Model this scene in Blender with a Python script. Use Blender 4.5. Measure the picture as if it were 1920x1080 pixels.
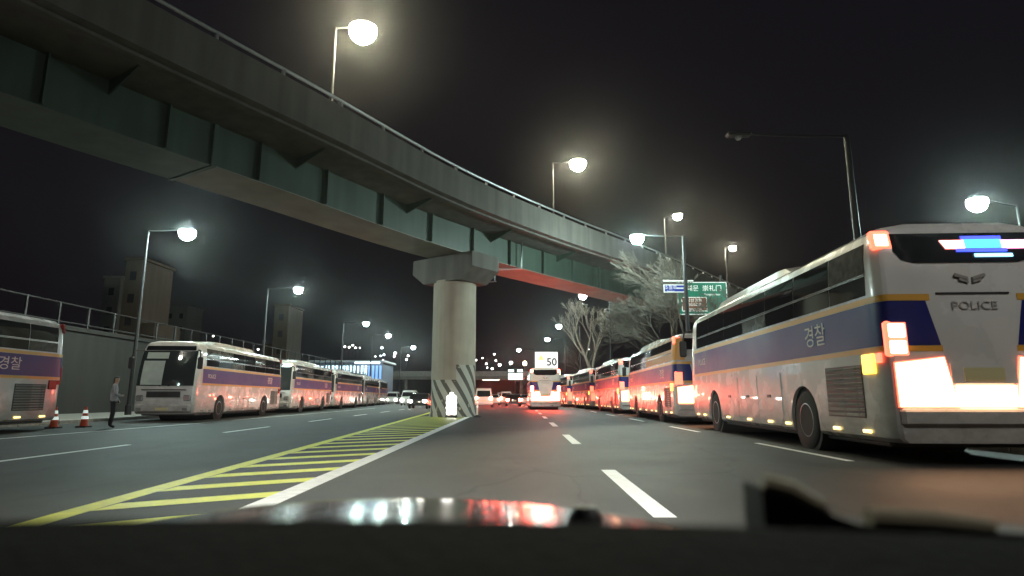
import bpy, bmesh, math, random
from mathutils import Vector, Matrix
R = math.radians
random.seed(7)
scene = bpy.context.scene
for o in list(bpy.data.objects):
    bpy.data.objects.remove(o)
COL = scene.collection

# ------------------------------------------------------------------ camera
F = 1120.0            # focal length in pixels of a 1920 wide frame
HOR = 746.0           # image row of the horizon
CAMZ = 1.0
PITCH = math.atan((HOR - 540.0) / F)
YAW = math.atan(17.0 / F)
cam_d = bpy.data.cameras.new('camera')
cam = bpy.data.objects.new('camera', cam_d)
COL.objects.link(cam)
cam.location = (0, 0, CAMZ)
cam.rotation_euler = (R(90) + PITCH, 0, YAW)
cam_d.sensor_width = 36.0
cam_d.lens = 36.0 * F / 1920.0
cam_d.clip_start = 0.05
cam_d.clip_end = 3000
cam_d.dof.use_dof = True
cam_d.dof.focus_distance = 26.0
cam_d.dof.aperture_fstop = 2.0
scene.camera = cam

# ------------------------------------------------------------------ sky, moonlight, exposure
world = bpy.data.worlds.new('World')
scene.world = world
world.use_nodes = True
wn, wl = world.node_tree.nodes, world.node_tree.links
wn.clear()
sky = wn.new('ShaderNodeTexSky')
sky.sky_type = 'NISHITA'
sky.sun_disc = False
sky.sun_elevation = R(-4)
sky.sun_rotation = R(200)
bg1 = wn.new('ShaderNodeBackground'); bg1.inputs['Strength'].default_value = 0.05
wl.new(sky.outputs['Color'], bg1.inputs['Color'])
bg2 = wn.new('ShaderNodeBackground')              # even glow of the city on the night sky
bg2.inputs['Color'].default_value = (0.0036, 0.0030, 0.0042, 1)
bg2.inputs['Strength'].default_value = 1.0
adds = wn.new('ShaderNodeAddShader')
wout = wn.new('ShaderNodeOutputWorld')
wl.new(bg1.outputs[0], adds.inputs[0]); wl.new(bg2.outputs[0], adds.inputs[1])
wl.new(adds.outputs[0], wout.inputs['Surface'])
moon_d = bpy.data.lights.new('moonlight', 'SUN')
moon_d.energy = 0.02; moon_d.angle = R(12); moon_d.color = (0.85, 0.9, 1.0)
moon = bpy.data.objects.new('moonlight', moon_d)
moon.rotation_euler = (R(40), 0, R(25))
COL.objects.link(moon)
scene.view_settings.view_transform = 'Standard'
scene.view_settings.look = 'None'
scene.view_settings.exposure = 0.5
scene.view_settings.gamma = 1.0
scene.view_settings.use_curve_mapping = False
scene.render.engine = 'CYCLES'
cy = scene.cycles
cy.use_denoising = True
cy.use_light_tree = True
cy.caustics_reflective = False
cy.caustics_refractive = False
cy.sample_clamp_indirect = 3.0
cy.max_bounces = 5
cy.diffuse_bounces = 2
cy.glossy_bounces = 3
cy.transmission_bounces = 4
cy.volume_bounces = 0
cy.blur_glossy = 1.0

# ------------------------------------------------------------------ where a pixel of the survey photo lies in the place
def ray(px, py):
    v = (540 - py) / F; u = (px - 960) / F
    fw = math.cos(PITCH) - math.sin(PITCH) * v
    up = math.sin(PITCH) + math.cos(PITCH) * v
    x = u * math.cos(YAW) - fw * math.sin(YAW)
    y = u * math.sin(YAW) + fw * math.cos(YAW)
    return x, y, up
def at(px, py, Y):
    x, y, z = ray(px, py); t = Y / y
    return Vector((x * t, Y, CAMZ + z * t))
def ground(px, py, z=0.0):
    x, y, u = ray(px, py); t = (z - CAMZ) / u
    return Vector((x * t, y * t, z))

# ------------------------------------------------------------------ materials
MATS = {}
def mat(name, col, rough=0.5, metal=0.0, var=0.0, scale=4.0, bump=0.0, bscale=40.0, emit=None, es=0.0, coat=0.0, spec=0.5):
    if name in MATS: return MATS[name]
    m = bpy.data.materials.new(name); m.use_nodes = True
    nt = m.node_tree; b = nt.nodes['Principled BSDF']
    b.inputs['Base Color'].default_value = (*col, 1)
    b.inputs['Roughness'].default_value = rough
    b.inputs['Metallic'].default_value = metal
    b.inputs['Coat Weight'].default_value = coat
    b.inputs['Specular IOR Level'].default_value = spec
    if var or bump:
        tc = nt.nodes.new('ShaderNodeTexCoord')
    if var:
        n = nt.nodes.new('ShaderNodeTexNoise'); n.inputs['Scale'].default_value = scale; n.inputs['Detail'].default_value = 6
        nt.links.new(tc.outputs['Object'], n.inputs['Vector'])
        r = nt.nodes.new('ShaderNodeMapRange')
        r.inputs['From Min'].default_value = 0.3; r.inputs['From Max'].default_value = 0.7
        r.inputs['To Min'].default_value = 1 - var; r.inputs['To Max'].default_value = 1 + var
        nt.links.new(n.outputs['Fac'], r.inputs['Value'])
        mx = nt.nodes.new('ShaderNodeVectorMath'); mx.operation = 'SCALE'
        mx.inputs[0].default_value = col
        nt.links.new(r.outputs[0], mx.inputs['Scale'])
        nt.links.new(mx.outputs[0], b.inputs['Base Color'])
        r2 = nt.nodes.new('ShaderNodeMapRange')
        r2.inputs['To Min'].default_value = max(0.03, rough - 0.12); r2.inputs['To Max'].default_value = min(1, rough + 0.12)
        nt.links.new(n.outputs['Fac'], r2.inputs['Value'])
        nt.links.new(r2.outputs[0], b.inputs['Roughness'])
    if bump:
        n2 = nt.nodes.new('ShaderNodeTexNoise'); n2.inputs['Scale'].default_value = bscale; n2.inputs['Detail'].default_value = 4
        nt.links.new(tc.outputs['Object'], n2.inputs['Vector'])
        bp = nt.nodes.new('ShaderNodeBump'); bp.inputs['Strength'].default_value = bump; bp.inputs['Distance'].default_value = 0.02
        nt.links.new(n2.outputs['Fac'], bp.inputs['Height'])
        nt.links.new(bp.outputs['Normal'], b.inputs['Normal'])
    if emit:
        b.inputs['Emission Color'].default_value = (*emit, 1)
        b.inputs['Emission Strength'].default_value = es
    MATS[name] = m
    return m
def emat(name, col, es):
    return mat(name, (0.3, 0.3, 0.3), 0.3, emit=col, es=es)

asphalt = mat('asphalt', (0.027, 0.0278, 0.028), 0.62, var=0.3, scale=0.9, bump=0.6, bscale=70, spec=0.28)
def wear_asphalt():
    # patched strips and tyre-polished wear on top of the grain
    nt = asphalt.node_tree; b = nt.nodes['Principled BSDF']
    src = b.inputs['Base Color'].links[0].from_socket
    tc = nt.nodes.new('ShaderNodeTexCoord')
    mp = nt.nodes.new('ShaderNodeMapping'); mp.inputs['Scale'].default_value = (0.55, 0.03, 1)
    nt.links.new(tc.outputs['Object'], mp.inputs['Vector'])
    n = nt.nodes.new('ShaderNodeTexNoise'); n.inputs['Scale'].default_value = 1.6; n.inputs['Detail'].default_value = 4
    nt.links.new(mp.outputs[0], n.inputs['Vector'])
    sp = nt.nodes.new('ShaderNodeTexNoise'); sp.inputs['Scale'].default_value = 90; sp.inputs['Detail'].default_value = 2
    nt.links.new(tc.outputs['Object'], sp.inputs['Vector'])
    r = nt.nodes.new('ShaderNodeMapRange'); r.inputs['From Min'].default_value = .3; r.inputs['From Max'].default_value = .7
    r.inputs['To Min'].default_value = .78; r.inputs['To Max'].default_value = 1.2
    nt.links.new(n.outputs['Fac'], r.inputs['Value'])
    r2 = nt.nodes.new('ShaderNodeMapRange'); r2.inputs['From Min'].default_value = .3; r2.inputs['From Max'].default_value = .7
    r2.inputs['To Min'].default_value = .7; r2.inputs['To Max'].default_value = 1.3
    nt.links.new(sp.outputs['Fac'], r2.inputs['Value'])
    m = nt.nodes.new('ShaderNodeMath'); m.operation = 'MULTIPLY'
    nt.links.new(r.outputs[0], m.inputs[0]); nt.links.new(r2.outputs[0], m.inputs[1])
    v = nt.nodes.new('ShaderNodeVectorMath'); v.operation = 'SCALE'
    nt.links.new(src, v.inputs[0]); nt.links.new(m.outputs[0], v.inputs['Scale'])
    nt.links.new(v.outputs[0], b.inputs['Base Color'])
wear_asphalt()
def crack_asphalt():
    nt = asphalt.node_tree; b = nt.nodes['Principled BSDF']; src = b.inputs['Base Color'].links[0].from_socket
    N, L = nt.nodes.new, nt.links.new
    tc = N('ShaderNodeTexCoord')
    nz = N('ShaderNodeTexNoise'); nz.inputs['Scale'].default_value = 1.3; nz.inputs['Detail'].default_value = 5
    L(tc.outputs['Object'], nz.inputs['Vector'])
    mad = N('ShaderNodeVectorMath'); mad.operation = 'MULTIPLY_ADD'; mad.inputs[1].default_value = (.5,.5,0)
    L(nz.outputs['Color'], mad.inputs[0]); L(tc.outputs['Object'], mad.inputs[2])
    mp = N('ShaderNodeMapping'); mp.inputs['Scale'].default_value = (.27, .085, 1); L(mad.outputs[0], mp.inputs['Vector'])
    vo = N('ShaderNodeTexVoronoi'); vo.feature = 'DISTANCE_TO_EDGE'; vo.inputs['Scale'].default_value = 1.0
    L(mp.outputs[0], vo.inputs['Vector'])
    r = N('ShaderNodeMapRange'); r.inputs['From Min'].default_value = .0015; r.inputs['From Max'].default_value = .006
    r.inputs['To Min'].default_value = .45; r.inputs['To Max'].default_value = 1.0
    L(vo.outputs['Distance'], r.inputs['Value'])
    # rectangular repair patches
    br = N('ShaderNodeTexVoronoi'); br.feature = 'F1'; br.distance = 'CHEBYCHEV'; br.inputs['Scale'].default_value = 1.0; br.inputs['Randomness'].default_value = .8
    mp2 = N('ShaderNodeMapping'); mp2.inputs['Scale'].default_value = (.28, .06, 1); L(tc.outputs['Object'], mp2.inputs['Vector']); L(mp2.outputs[0], br.inputs['Vector'])
    r2 = N('ShaderNodeMapRange'); r2.inputs['To Min'].default_value = .8; r2.inputs['To Max'].default_value = 1.22
    L(br.outputs['Color'], r2.inputs['Value'])
    m = N('ShaderNodeMath'); m.operation = 'MULTIPLY'; L(r.outputs[0], m.inputs[0]); L(r2.outputs[0], m.inputs[1])
    v = N('ShaderNodeVectorMath'); v.operation = 'SCALE'; L(src, v.inputs[0]); L(m.outputs[0], v.inputs['Scale'])
    L(v.outputs[0], b.inputs['Base Color'])
crack_asphalt()
soil = mat('soil', (0.035, 0.033, 0.03), 0.95, var=0.3, scale=0.4)
pave = mat('pavement_stone', (0.16, 0.155, 0.145), 0.85, var=0.2, scale=1.5, bump=0.3, bscale=8)
kerbm = mat('kerb_granite', (0.24, 0.235, 0.22), 0.8, var=0.2, scale=6, bump=0.2)
def paint(name, col, wear=0.5):
    m = mat(name, col, 0.55, var=0.12, scale=8, bump=0.2, bscale=60)
    nt = m.node_tree; b = nt.nodes['Principled BSDF']
    src = b.inputs['Base Color'].links[0].from_socket
    tc = nt.nodes.new('ShaderNodeTexCoord')
    n = nt.nodes.new('ShaderNodeTexNoise'); n.inputs['Scale'].default_value = 14; n.inputs['Detail'].default_value = 8; n.inputs['Roughness'].default_value = .7
    nt.links.new(tc.outputs['Object'], n.inputs['Vector'])
    cr = nt.nodes.new('ShaderNodeMapRange'); cr.inputs['From Min'].default_value = wear; cr.inputs['From Max'].default_value = wear + .1
    nt.links.new(n.outputs['Fac'], cr.inputs['Value'])
    mx = nt.nodes.new('ShaderNodeMix'); mx.data_type = 'RGBA'
    nt.links.new(cr.outputs[0], mx.inputs['Factor']); nt.links.new(src, mx.inputs['A'])
    mx.inputs['B'].default_value = (0.07, 0.07, 0.065, 1)
    nt.links.new(mx.outputs['Result'], b.inputs['Base Color'])
    return m
white_line = paint('white_road_paint', (0.8, 0.8, 0.78), 0.66)
yellow_line = paint('yellow_road_paint', (0.78, 0.80, 0.04), 0.66)
def streak(m, lo=0.75, hi=1.1, sc=(1.2, 1.2, 0.12)):
    # rain streaks running down a wall
    nt = m.node_tree; b = nt.nodes['Principled BSDF']
    src = b.inputs['Base Color'].links[0].from_socket
    tc = nt.nodes.new('ShaderNodeTexCoord')
    mp = nt.nodes.new('ShaderNodeMapping'); mp.inputs['Scale'].default_value = sc
    nt.links.new(tc.outputs['Object'], mp.inputs['Vector'])
    n = nt.nodes.new('ShaderNodeTexNoise'); n.inputs['Scale'].default_value = 1.5; n.inputs['Detail'].default_value = 7
    nt.links.new(mp.outputs[0], n.inputs['Vector'])
    r = nt.nodes.new('ShaderNodeMapRange'); r.inputs['From Min'].default_value = .32; r.inputs['From Max'].default_value = .68
    r.inputs['To Min'].default_value = lo; r.inputs['To Max'].default_value = hi
    nt.links.new(n.outputs['Fac'], r.inputs['Value'])
    v = nt.nodes.new('ShaderNodeVectorMath'); v.operation = 'SCALE'
    nt.links.new(src, v.inputs[0]); nt.links.new(r.outputs[0], v.inputs['Scale'])
    nt.links.new(v.outputs[0], b.inputs['Base Color'])
    return m
concrete = streak(mat('concrete', (0.125, 0.117, 0.104), 0.85, var=0.14, scale=0.7, bump=0.25, bscale=12))
green_steel = streak(mat('green_steel', (0.050, 0.078, 0.060), 0.5, var=0.14, scale=0.6), 0.7, 1.1)
soffit_paint = streak(mat('grey_girder_paint', (0.25, 0.245, 0.21), 0.6, var=0.14, scale=0.5), .8, 1.1, (.5, .5, .5))
galv = mat('galvanised_steel', (0.36, 0.37, 0.38), 0.42, metal=0.7, var=0.12, scale=9)
pole_m = mat('grey_pole_paint', (0.026, 0.026, 0.028), 0.5, metal=0.2, var=0.1, scale=5)
black_rub = mat('black_rubber', (0.018, 0.018, 0.018), 0.8, var=0.15, scale=12)
dark_plastic = mat('dark_plastic', (0.02, 0.02, 0.022), 0.5)
bus_white = mat('bus_white_paint', (0.58, 0.575, 0.55), 0.26, var=0.08, scale=1.6, coat=0.4)
def grime(m):
    # road dirt thrown up on the lower panels
    nt = m.node_tree; b = nt.nodes['Principled BSDF']; src = b.inputs['Base Color'].links[0].from_socket
    N, L = nt.nodes.new, nt.links.new
    tc = N('ShaderNodeTexCoord'); sp = N('ShaderNodeSeparateXYZ'); L(tc.outputs['Object'], sp.inputs[0])
    nz = N('ShaderNodeTexNoise'); nz.inputs['Scale'].default_value = 3; nz.inputs['Detail'].default_value = 8; nz.inputs['Roughness'].default_value = .65
    mp = N('ShaderNodeMapping'); mp.inputs['Scale'].default_value = (1,.6,1.6); L(tc.outputs['Object'], mp.inputs['Vector']); L(mp.outputs[0], nz.inputs['Vector'])
    a = N('ShaderNodeMath'); a.operation = 'MULTIPLY_ADD'; a.inputs[1].default_value = 1.5; L(nz.outputs['Fac'], a.inputs[0]); 
    ng = N('ShaderNodeMath'); ng.operation = 'MULTIPLY'; ng.inputs[1].default_value = -1.0; L(sp.outputs[2], ng.inputs[0]); L(ng.outputs[0], a.inputs[2])
    r = N('ShaderNodeMapRange'); r.inputs['From Min'].default_value = -.35; r.inputs['From Max'].default_value = .45; r.inputs['To Max'].default_value = .55
    L(a.outputs[0], r.inputs['Value'])
    mx = N('ShaderNodeMix'); mx.data_type = 'RGBA'; L(r.outputs[0], mx.inputs['Factor']); L(src, mx.inputs['A']); mx.inputs['B'].default_value = (.17,.15,.12,1)
    L(mx.outputs['Result'], b.inputs['Base Color'])
grime(bus_white)
bus_navy = mat('bus_navy_paint', (0.011, 0.019, 0.15), 0.4, var=0.08, scale=2, spec=0.3)
bus_gold = mat('bus_yellow_stripe', (0.62, 0.33, 0.05), 0.35)
bus_letter = mat('bus_lettering_white', (0.6, 0.6, 0.6), 0.4)
glass = mat('tinted_glass', (0.012, 0.013, 0.015), 0.05, spec=0.8)
glass_pale = mat('windscreen_glass', (0.03, 0.036, 0.036), 0.04, spec=1.0)
chrome = mat('chrome', (0.6, 0.6, 0.6), 0.15, metal=1.0)
rim_m = mat('wheel_alloy', (0.42, 0.42, 0.43), 0.35, metal=0.8, var=0.1, scale=8)
under = mat('underbody_grey', (0.07, 0.068, 0.065), 0.8, var=0.3, scale=4)
amber = emat('amber_lamp', (1.0, 0.55, 0.06), 2.6)
marker = emat('side_marker_lamp', (1.0, 0.72, 0.25), 2.2)
lamp_hot = emat('rear_lamp_glare_hot', (1.0, 0.56, 0.3), 9)
lamp_red = emat('brake_lamp_red', (1.0, 0.085, 0.05), 60)
car_brake = emat('car_brake_lamp', (1.0, 0.085, 0.05), 260)
lead_brake = emat('lead_brake_lamp', (1.0, 0.085, 0.05), 110)
lamp_dim = emat('tail_lamp_dim', (1.0, 0.10, 0.05), 3.0)
lamp_off = mat('tail_lamp_unlit', (0.22, 0.01, 0.01), 0.2)
head_off = mat('headlamp_clear', (0.5, 0.5, 0.5), 0.12, metal=0.6)
head_on = emat('headlamp_lit', (1.0, 0.93, 0.8), 110)
led_red = emat('led_red', (1.0, 0.30, 0.26), 5.5)
led_cyan = emat('led_cyan', (0.05, 0.55, 1.0), 1.6)
led_blue = emat('led_blue', (0.03, 0.06, 1.0), 1.6)
led_pink = emat('led_pink', (1.0, 0.35, 0.65), 3.0)
led_ice = emat('led_ice', (0.25, 0.65, 1.0), 2.4)
lens_cool = emat('lamp_lens_cool', (0.74, 1.0, 0.93), 470)
lens_warm = emat('lamp_lens_warm', (1.0, 0.93, 0.66), 430)
lens_white = emat('lamp_lens_white', (1.0, 0.98, 0.9), 175)

# ------------------------------------------------------------------ mesh helpers
class MB:
    def __init__(s): s.v = []; s.f = []; s.smooth = False
    def add(s, vs, fs):
        n = len(s.v); s.v += [tuple(p) for p in vs]; s.f += [tuple(i + n for i in f) for f in fs]; return s
    def box(s, a, b, c=0.0):
        (x0, y0, z0), (x1, y1, z1) = a, b
        if x0 > x1: x0, x1 = x1, x0
        if y0 > y1: y0, y1 = y1, y0
        if z0 > z1: z0, z1 = z1, z0
        if c <= 0:
            return s.add([(x0,y0,z0),(x1,y0,z0),(x1,y1,z0),(x0,y1,z0),(x0,y0,z1),(x1,y0,z1),(x1,y1,z1),(x0,y1,z1)],
                         [(0,3,2,1),(4,5,6,7),(0,1,5,4),(1,2,6,5),(2,3,7,6),(3,0,4,7)])
        c = min(c, (x1-x0)*.45, (y1-y0)*.45, (z1-z0)*.45)
        bm = bmesh.new()
        bmesh.ops.create_cube(bm, size=1.0)
        for v in bm.verts:
            v.co = Vector(((x0+x1)/2 + v.co.x*(x1-x0), (y0+y1)/2 + v.co.y*(y1-y0), (z0+z1)/2 + v.co.z*(z1-z0)))
        bmesh.ops.bevel(bm, geom=list(bm.edges), offset=c, segments=1, affect='EDGES')
        bm.verts.ensure_lookup_table(); bm.verts.index_update()
        s.add([v.co for v in bm.verts], [[v.index for v in f.verts] for f in bm.faces]); bm.free(); return s
    def tube(s, pts, rads, n=8, cap=True):
        pts = [Vector(p) for p in pts]
        if not isinstance(rads, (list, tuple)): rads = [rads] * len(pts)
        base = len(s.v); up = Vector((0, 0, 1))
        for i, p in enumerate(pts):
            d = (pts[min(i+1, len(pts)-1)] - pts[max(i-1, 0)]).normalized()
            a = d.cross(up)
            if a.length < .05: a = d.cross(Vector((1, 0, 0)))
            a.normalize(); b = d.cross(a)
            for k in range(n):
                t = 2*math.pi*k/n
                s.v.append(tuple(p + (a*math.cos(t) + b*math.sin(t))*rads[i]))
        for i in range(len(pts)-1):
            for k in range(n):
                j = (k+1) % n
                s.f.append((base+i*n+k, base+i*n+j, base+(i+1)*n+j, base+(i+1)*n+k))
        if cap:
            s.f.append(tuple(base+k for k in range(n))[::-1]); e = base+(len(pts)-1)*n
            s.f.append(tuple(e+k for k in range(n)))
        return s
    def lathe(s, prof, n=24, axis='z', c=(0,0,0)):
        base = len(s.v)
        for (r, h) in prof:
            for k in range(n):
                t = 2*math.pi*k/n; x, y = r*math.cos(t), r*math.sin(t)
                p = (x, y, h) if axis == 'z' else ((h, x, y) if axis == 'x' else (x, h, y))
                s.v.append((p[0]+c[0], p[1]+c[1], p[2]+c[2]))
        for i in range(len(prof)-1):
            for k in range(n):
                j = (k+1) % n
                s.f.append((base+i*n+k, base+i*n+j, base+(i+1)*n+j, base+(i+1)*n+k))
        if prof[0][0] > 1e-4: s.f.append(tuple(base+k for k in range(n))[::-1])
        if prof[-1][0] > 1e-4:
            e = base+(len(prof)-1)*n; s.f.append(tuple(e+k for k in range(n)))
        return s
    def prism(s, poly, d, z0=None):
        # poly: list of 3D points, extruded by vector d
        poly = [Vector(p) for p in poly]; d = Vector(d); n = len(poly); base = len(s.v)
        s.v += [tuple(p) for p in poly] + [tuple(p + d) for p in poly]
        s.f.append(tuple(base+k for k in range(n))[::-1]); s.f.append(tuple(base+n+k for k in range(n)))
        for k in range(n):
            j = (k+1) % n; s.f.append((base+k, base+j, base+n+j, base+n+k))
        return s
    def mesh(s, name, m=None, smooth=False):
        me = bpy.data.meshes.new(name)
        me.from_pydata(s.v, [], s.f)
        bm = bmesh.new(); bm.from_mesh(me)
        bmesh.ops.recalc_face_normals(bm, faces=bm.faces)
        bm.to_mesh(me); bm.free()
        if m: me.materials.append(m)
        if smooth:
            me.polygons.foreach_set('use_smooth', [True]*len(me.polygons))
            try: me.set_sharp_from_angle(angle=R(38))
            except Exception: pass
        return me
    def build(s, name, m, parent=None, smooth=False, loc=None):
        o = bpy.data.objects.new(name, s.mesh(name, m, smooth))
        COL.objects.link(o)
        if parent: o.parent = parent
        if loc is not None: o.location = loc
        return o
def empty(name, loc=(0, 0, 0), rz=0.0):
    o = bpy.data.objects.new(name, None); COL.objects.link(o)
    o.location = loc; o.rotation_euler = (0, 0, rz); o.empty_display_size = .2
    return o
def tag(o, label, cat, group=None):
    o['label'] = label; o['category'] = cat
    if group: o['group'] = group
    return o
def struct(o):
    o['kind'] = 'structure'; return o
def copy_tree(o, parent=None):
    c = o.copy(); COL.objects.link(c)
    if parent: c.parent = parent
    for ch in list(o.children): copy_tree(ch, c)
    return c
def inst(name, me, parent, loc=(0,0,0), rot=(0,0,0), scale=(1,1,1)):
    o = bpy.data.objects.new(name, me); COL.objects.link(o); o.parent = parent
    o.location = loc; o.rotation_euler = rot; o.scale = scale
    return o
def use_mat(o, m):
    o.material_slots[0].link = 'OBJECT'; o.material_slots[0].material = m
def text(name, body, size, m, parent, loc, rot, depth=0.004, align='CENTER', sx=1.0, bold=0.0):
    cu = bpy.data.curves.new(name, 'FONT'); cu.body = body; cu.size = size
    cu.align_x = align; cu.align_y = 'CENTER'; cu.extrude = depth; cu.offset = bold; cu.resolution_u = 3
    t = bpy.data.objects.new(name, cu); COL.objects.link(t)
    bpy.context.view_layer.update()
    me = bpy.data.meshes.new_from_object(t.evaluated_get(bpy.context.evaluated_depsgraph_get()))
    bpy.data.objects.remove(t); bpy.data.curves.remove(cu)
    me.name = name; me.materials.clear(); me.materials.append(m)
    o = bpy.data.objects.new(name, me); COL.objects.link(o); o.parent = parent
    o.location = loc; o.rotation_euler = rot; o.scale = (sx, 1, 1)
    return o

# ================================================================== THE SETTING
g = MB(); g.add([(-600,-60,-.14),(600,-60,-.14),(600,700,-.14),(-600,700,-.14)], [(0,1,2,3)])
struct(g.build('ground', soil))

def bend(Y, k=0.0008):                       # the road swings gently left far ahead
    return -k*max(0, Y-45)**2
def strip(name, xl, xr, y0, y1, z, m, parent=None, step=6.0):
    b = MB(); n = max(1, int((y1-y0)/step)); vs = []; fs = []
    for i in range(n+1):
        y = y0+(y1-y0)*i/n
        a = xl(y) if callable(xl) else xl+bend(y); c = xr(y) if callable(xr) else xr+bend(y)
        vs += [(a, y, z), (c, y, z)]
    for i in range(n): fs.append((2*i, 2*i+1, 2*i+3, 2*i+2))
    b.add(vs, fs)
    return b.build(name, m, parent)
LK = lambda y: -17.9 - 0.035*max(0, y-22) + bend(y)     # left kerb line
RKX = 9.0
road = struct(strip('road', lambda y: LK(y), lambda y: RKX+bend(y), -40, 330, 0.0, asphalt))
def slab(name, xl, xr, y0, y1, z0, z1, m, parent=None, step=6.0):
    b = MB(); n = max(1, int((y1-y0)/step)); vs = []; fs = []
    for i in range(n+1):
        y = y0+(y1-y0)*i/n; a, c = xl(y), xr(y)
        vs += [(a,y,z0),(c,y,z0),(c,y,z1),(a,y,z1)]
    for i in range(n):
        o = 4*i
        for k in range(4):
            j = (k+1) % 4; fs.append((o+k, o+j, o+4+j, o+4+k))
    fs += [(0,1,2,3), (4*n+3,4*n+2,4*n+1,4*n)]
    b.add(vs, fs); return b.build(name, m, parent)
pl_ = struct(slab('pavement_left', lambda y: LK(y)-7, lambda y: LK(y)-.18, -40, 330, -.13, .13, pave))
pr_ = struct(slab('pavement_right', lambda y: RKX+.18+bend(y), lambda y: RKX+7+bend(y), -40, 330, -.13, .13, pave))
def kerbs(xf, side, parent, y0, y1):
    # single kerb stones near the camera, a run of kerb beyond
    me = MB().box((-.09,-.49,-.1),(.09,.49,.15),.02).mesh('kerb_stone', kerbm)
    y = y0
    while y < 40:
        o = bpy.data.objects.new('kerb_stone', me); COL.objects.link(o); o.parent = parent
        o.location = (xf(y)-side*.09+random.uniform(-.006,.006), y, random.uniform(-.006,.004))
        o.rotation_euler = (0,0,-math.atan2(xf(y+.5)-xf(y-.5),1.0))
        y += 1.0
    k = slab('kerb_run', lambda y: xf(y)-side*.09-.09, lambda y: xf(y)-side*.09+.09, y+.5-.98, y1, -.1, .15, kerbm, parent)
    k['kind'] = 'stuff'
kerbs(LK, 1, pl_, 6, 330)
kerbs(lambda y: RKX+bend(y), -1, pr_, 2, 330)

# ---- painted markings, children of the road
ZP = 0.004
def quad(name, pts, m, parent=road, z=ZP):
    return MB().add([(p[0], p[1], z) for p in pts], [tuple(range(len(pts)))]).build(name, m, parent)
y = 5.35
while y < 120:                                # lane dashes between our lane and the next
    w = .10
    quad('lane_dash', [(1.22-w+bend(y), y), (1.22+w+bend(y), y), (1.22+w+bend(y+3.4), y+3.4), (1.22-w+bend(y+3.4), y+3.4)], white_line)
    y += 8.2
for (a, b_) in ((10.0,13.9),(18.3,21.8),(26.4,29.9),(34.5,38),(43,46.5),(51,54.5),(60,63),(70,73)):
    x = 5.28
    quad('lane_dash', [(x-.07+bend(a),a),(x+.07+bend(a),a),(x+.07+bend(b_),b_),(x-.07+bend(b_),b_)], white_line)
y = 9.6
while y < 130:                                # lane dashes of the oncoming lanes
    x = lambda yy: -8.3 - 0.045*(yy-9) + bend(yy)
    quad('lane_dash', [(x(y)-.07,y),(x(y)+.07,y),(x(y+3.6)+.07,y+3.6),(x(y+3.6)-.07,y+3.6)], white_line)
    y += 8.2
y = 8.0
x2 = lambda yy: -12.9 - 0.035*max(0,yy-22) + bend(yy)
strip('edge_line', lambda yy: x2(yy)-.06, lambda yy: x2(yy)+.06, 3, 60, ZP, white_line, road)
WX = lambda yy: -2.45 - 0.014*(yy-5)          # white edge of the hatched island
YX = lambda yy: -3.95 - 0.062*(yy-5)          # its yellow edge
HEND = 34.5
strip('edge_line', lambda yy: WX(yy)-.13, lambda yy: WX(yy)+.13, 1.5, HEND-1.5, ZP, white_line, road, 2)
strip('edge_line', lambda yy: YX(yy)-.12, lambda yy: YX(yy)+.12, 1.5, HEND+9, ZP, yellow_line, road, 2)
quad('edge_line', [(WX(HEND-1.5)-.1,HEND-1.49),(WX(HEND-1.5)+.1,HEND-1.49),(WX(HEND)-.35,HEND+1.6),(WX(HEND)-.55,HEND+1.6)], white_line)
yy = 2.2
while yy < HEND-1.5:                          # hatching bars, slanting from yellow edge to white edge
    xa, xb = YX(yy)+.12, WX(yy+1.2)-.13
    dy = (xb-xa)*.62
    xb = WX(yy+dy)-.13
    quad('hatch_bar', [(xa,yy),(xb,yy+dy),(xb,yy+dy+.40),(xa,yy+.40)], yellow_line)
    yy += 1.12
for (px, py) in ((1283,790),(1165,777),(1101,768)):     # slanting parking marks in the gaps of the bus row
    p = ground(px, py)
    quad('parking_mark', [(p.x-.45,p.y-.8),(p.x-.15,p.y-.8),(p.x+.75,p.y+1.0),(p.x+.45,p.y+1.0)], white_line)

# ---- hills far behind
def hill(name, x0, x1, Y, hmax, seed, depth=160):
    rnd = random.Random(seed); b = MB(); n = 46; m = 8; vs = []; fs = []
    ph = [rnd.uniform(0, 6.28) for _ in range(6)]
    for j in range(m+1):
        for i in range(n+1):
            u = i/n; w = j/m
            h = math.sin(math.pi*u)**.8*(.62+.2*math.sin(5*u+ph[0])+.1*math.sin(13*u+ph[1])+.05*math.sin(31*u+ph[2]))
            vs.append((x0+(x1-x0)*u, Y+depth*w, -.3+hmax*max(0,h)*math.sin(w*math.pi/2)**.8 + (rnd.uniform(-.7,.7) if 0<w else 0)))
    for j in range(m):
        for i in range(n):
            a = j*(n+1)+i; fs.append((a, a+1, a+n+2, a+n+1))
    b.add(vs, fs); o = b.build(name, hillm, None, True); struct(o); return o
hillm = mat('wooded_hillside', (0.028, 0.03, 0.024), 0.95, var=0.4, scale=0.15)
hill('hill', -330, 40, 260, 46, 3)
hill('hill', -40, 330, 230, 40, 5)

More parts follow.
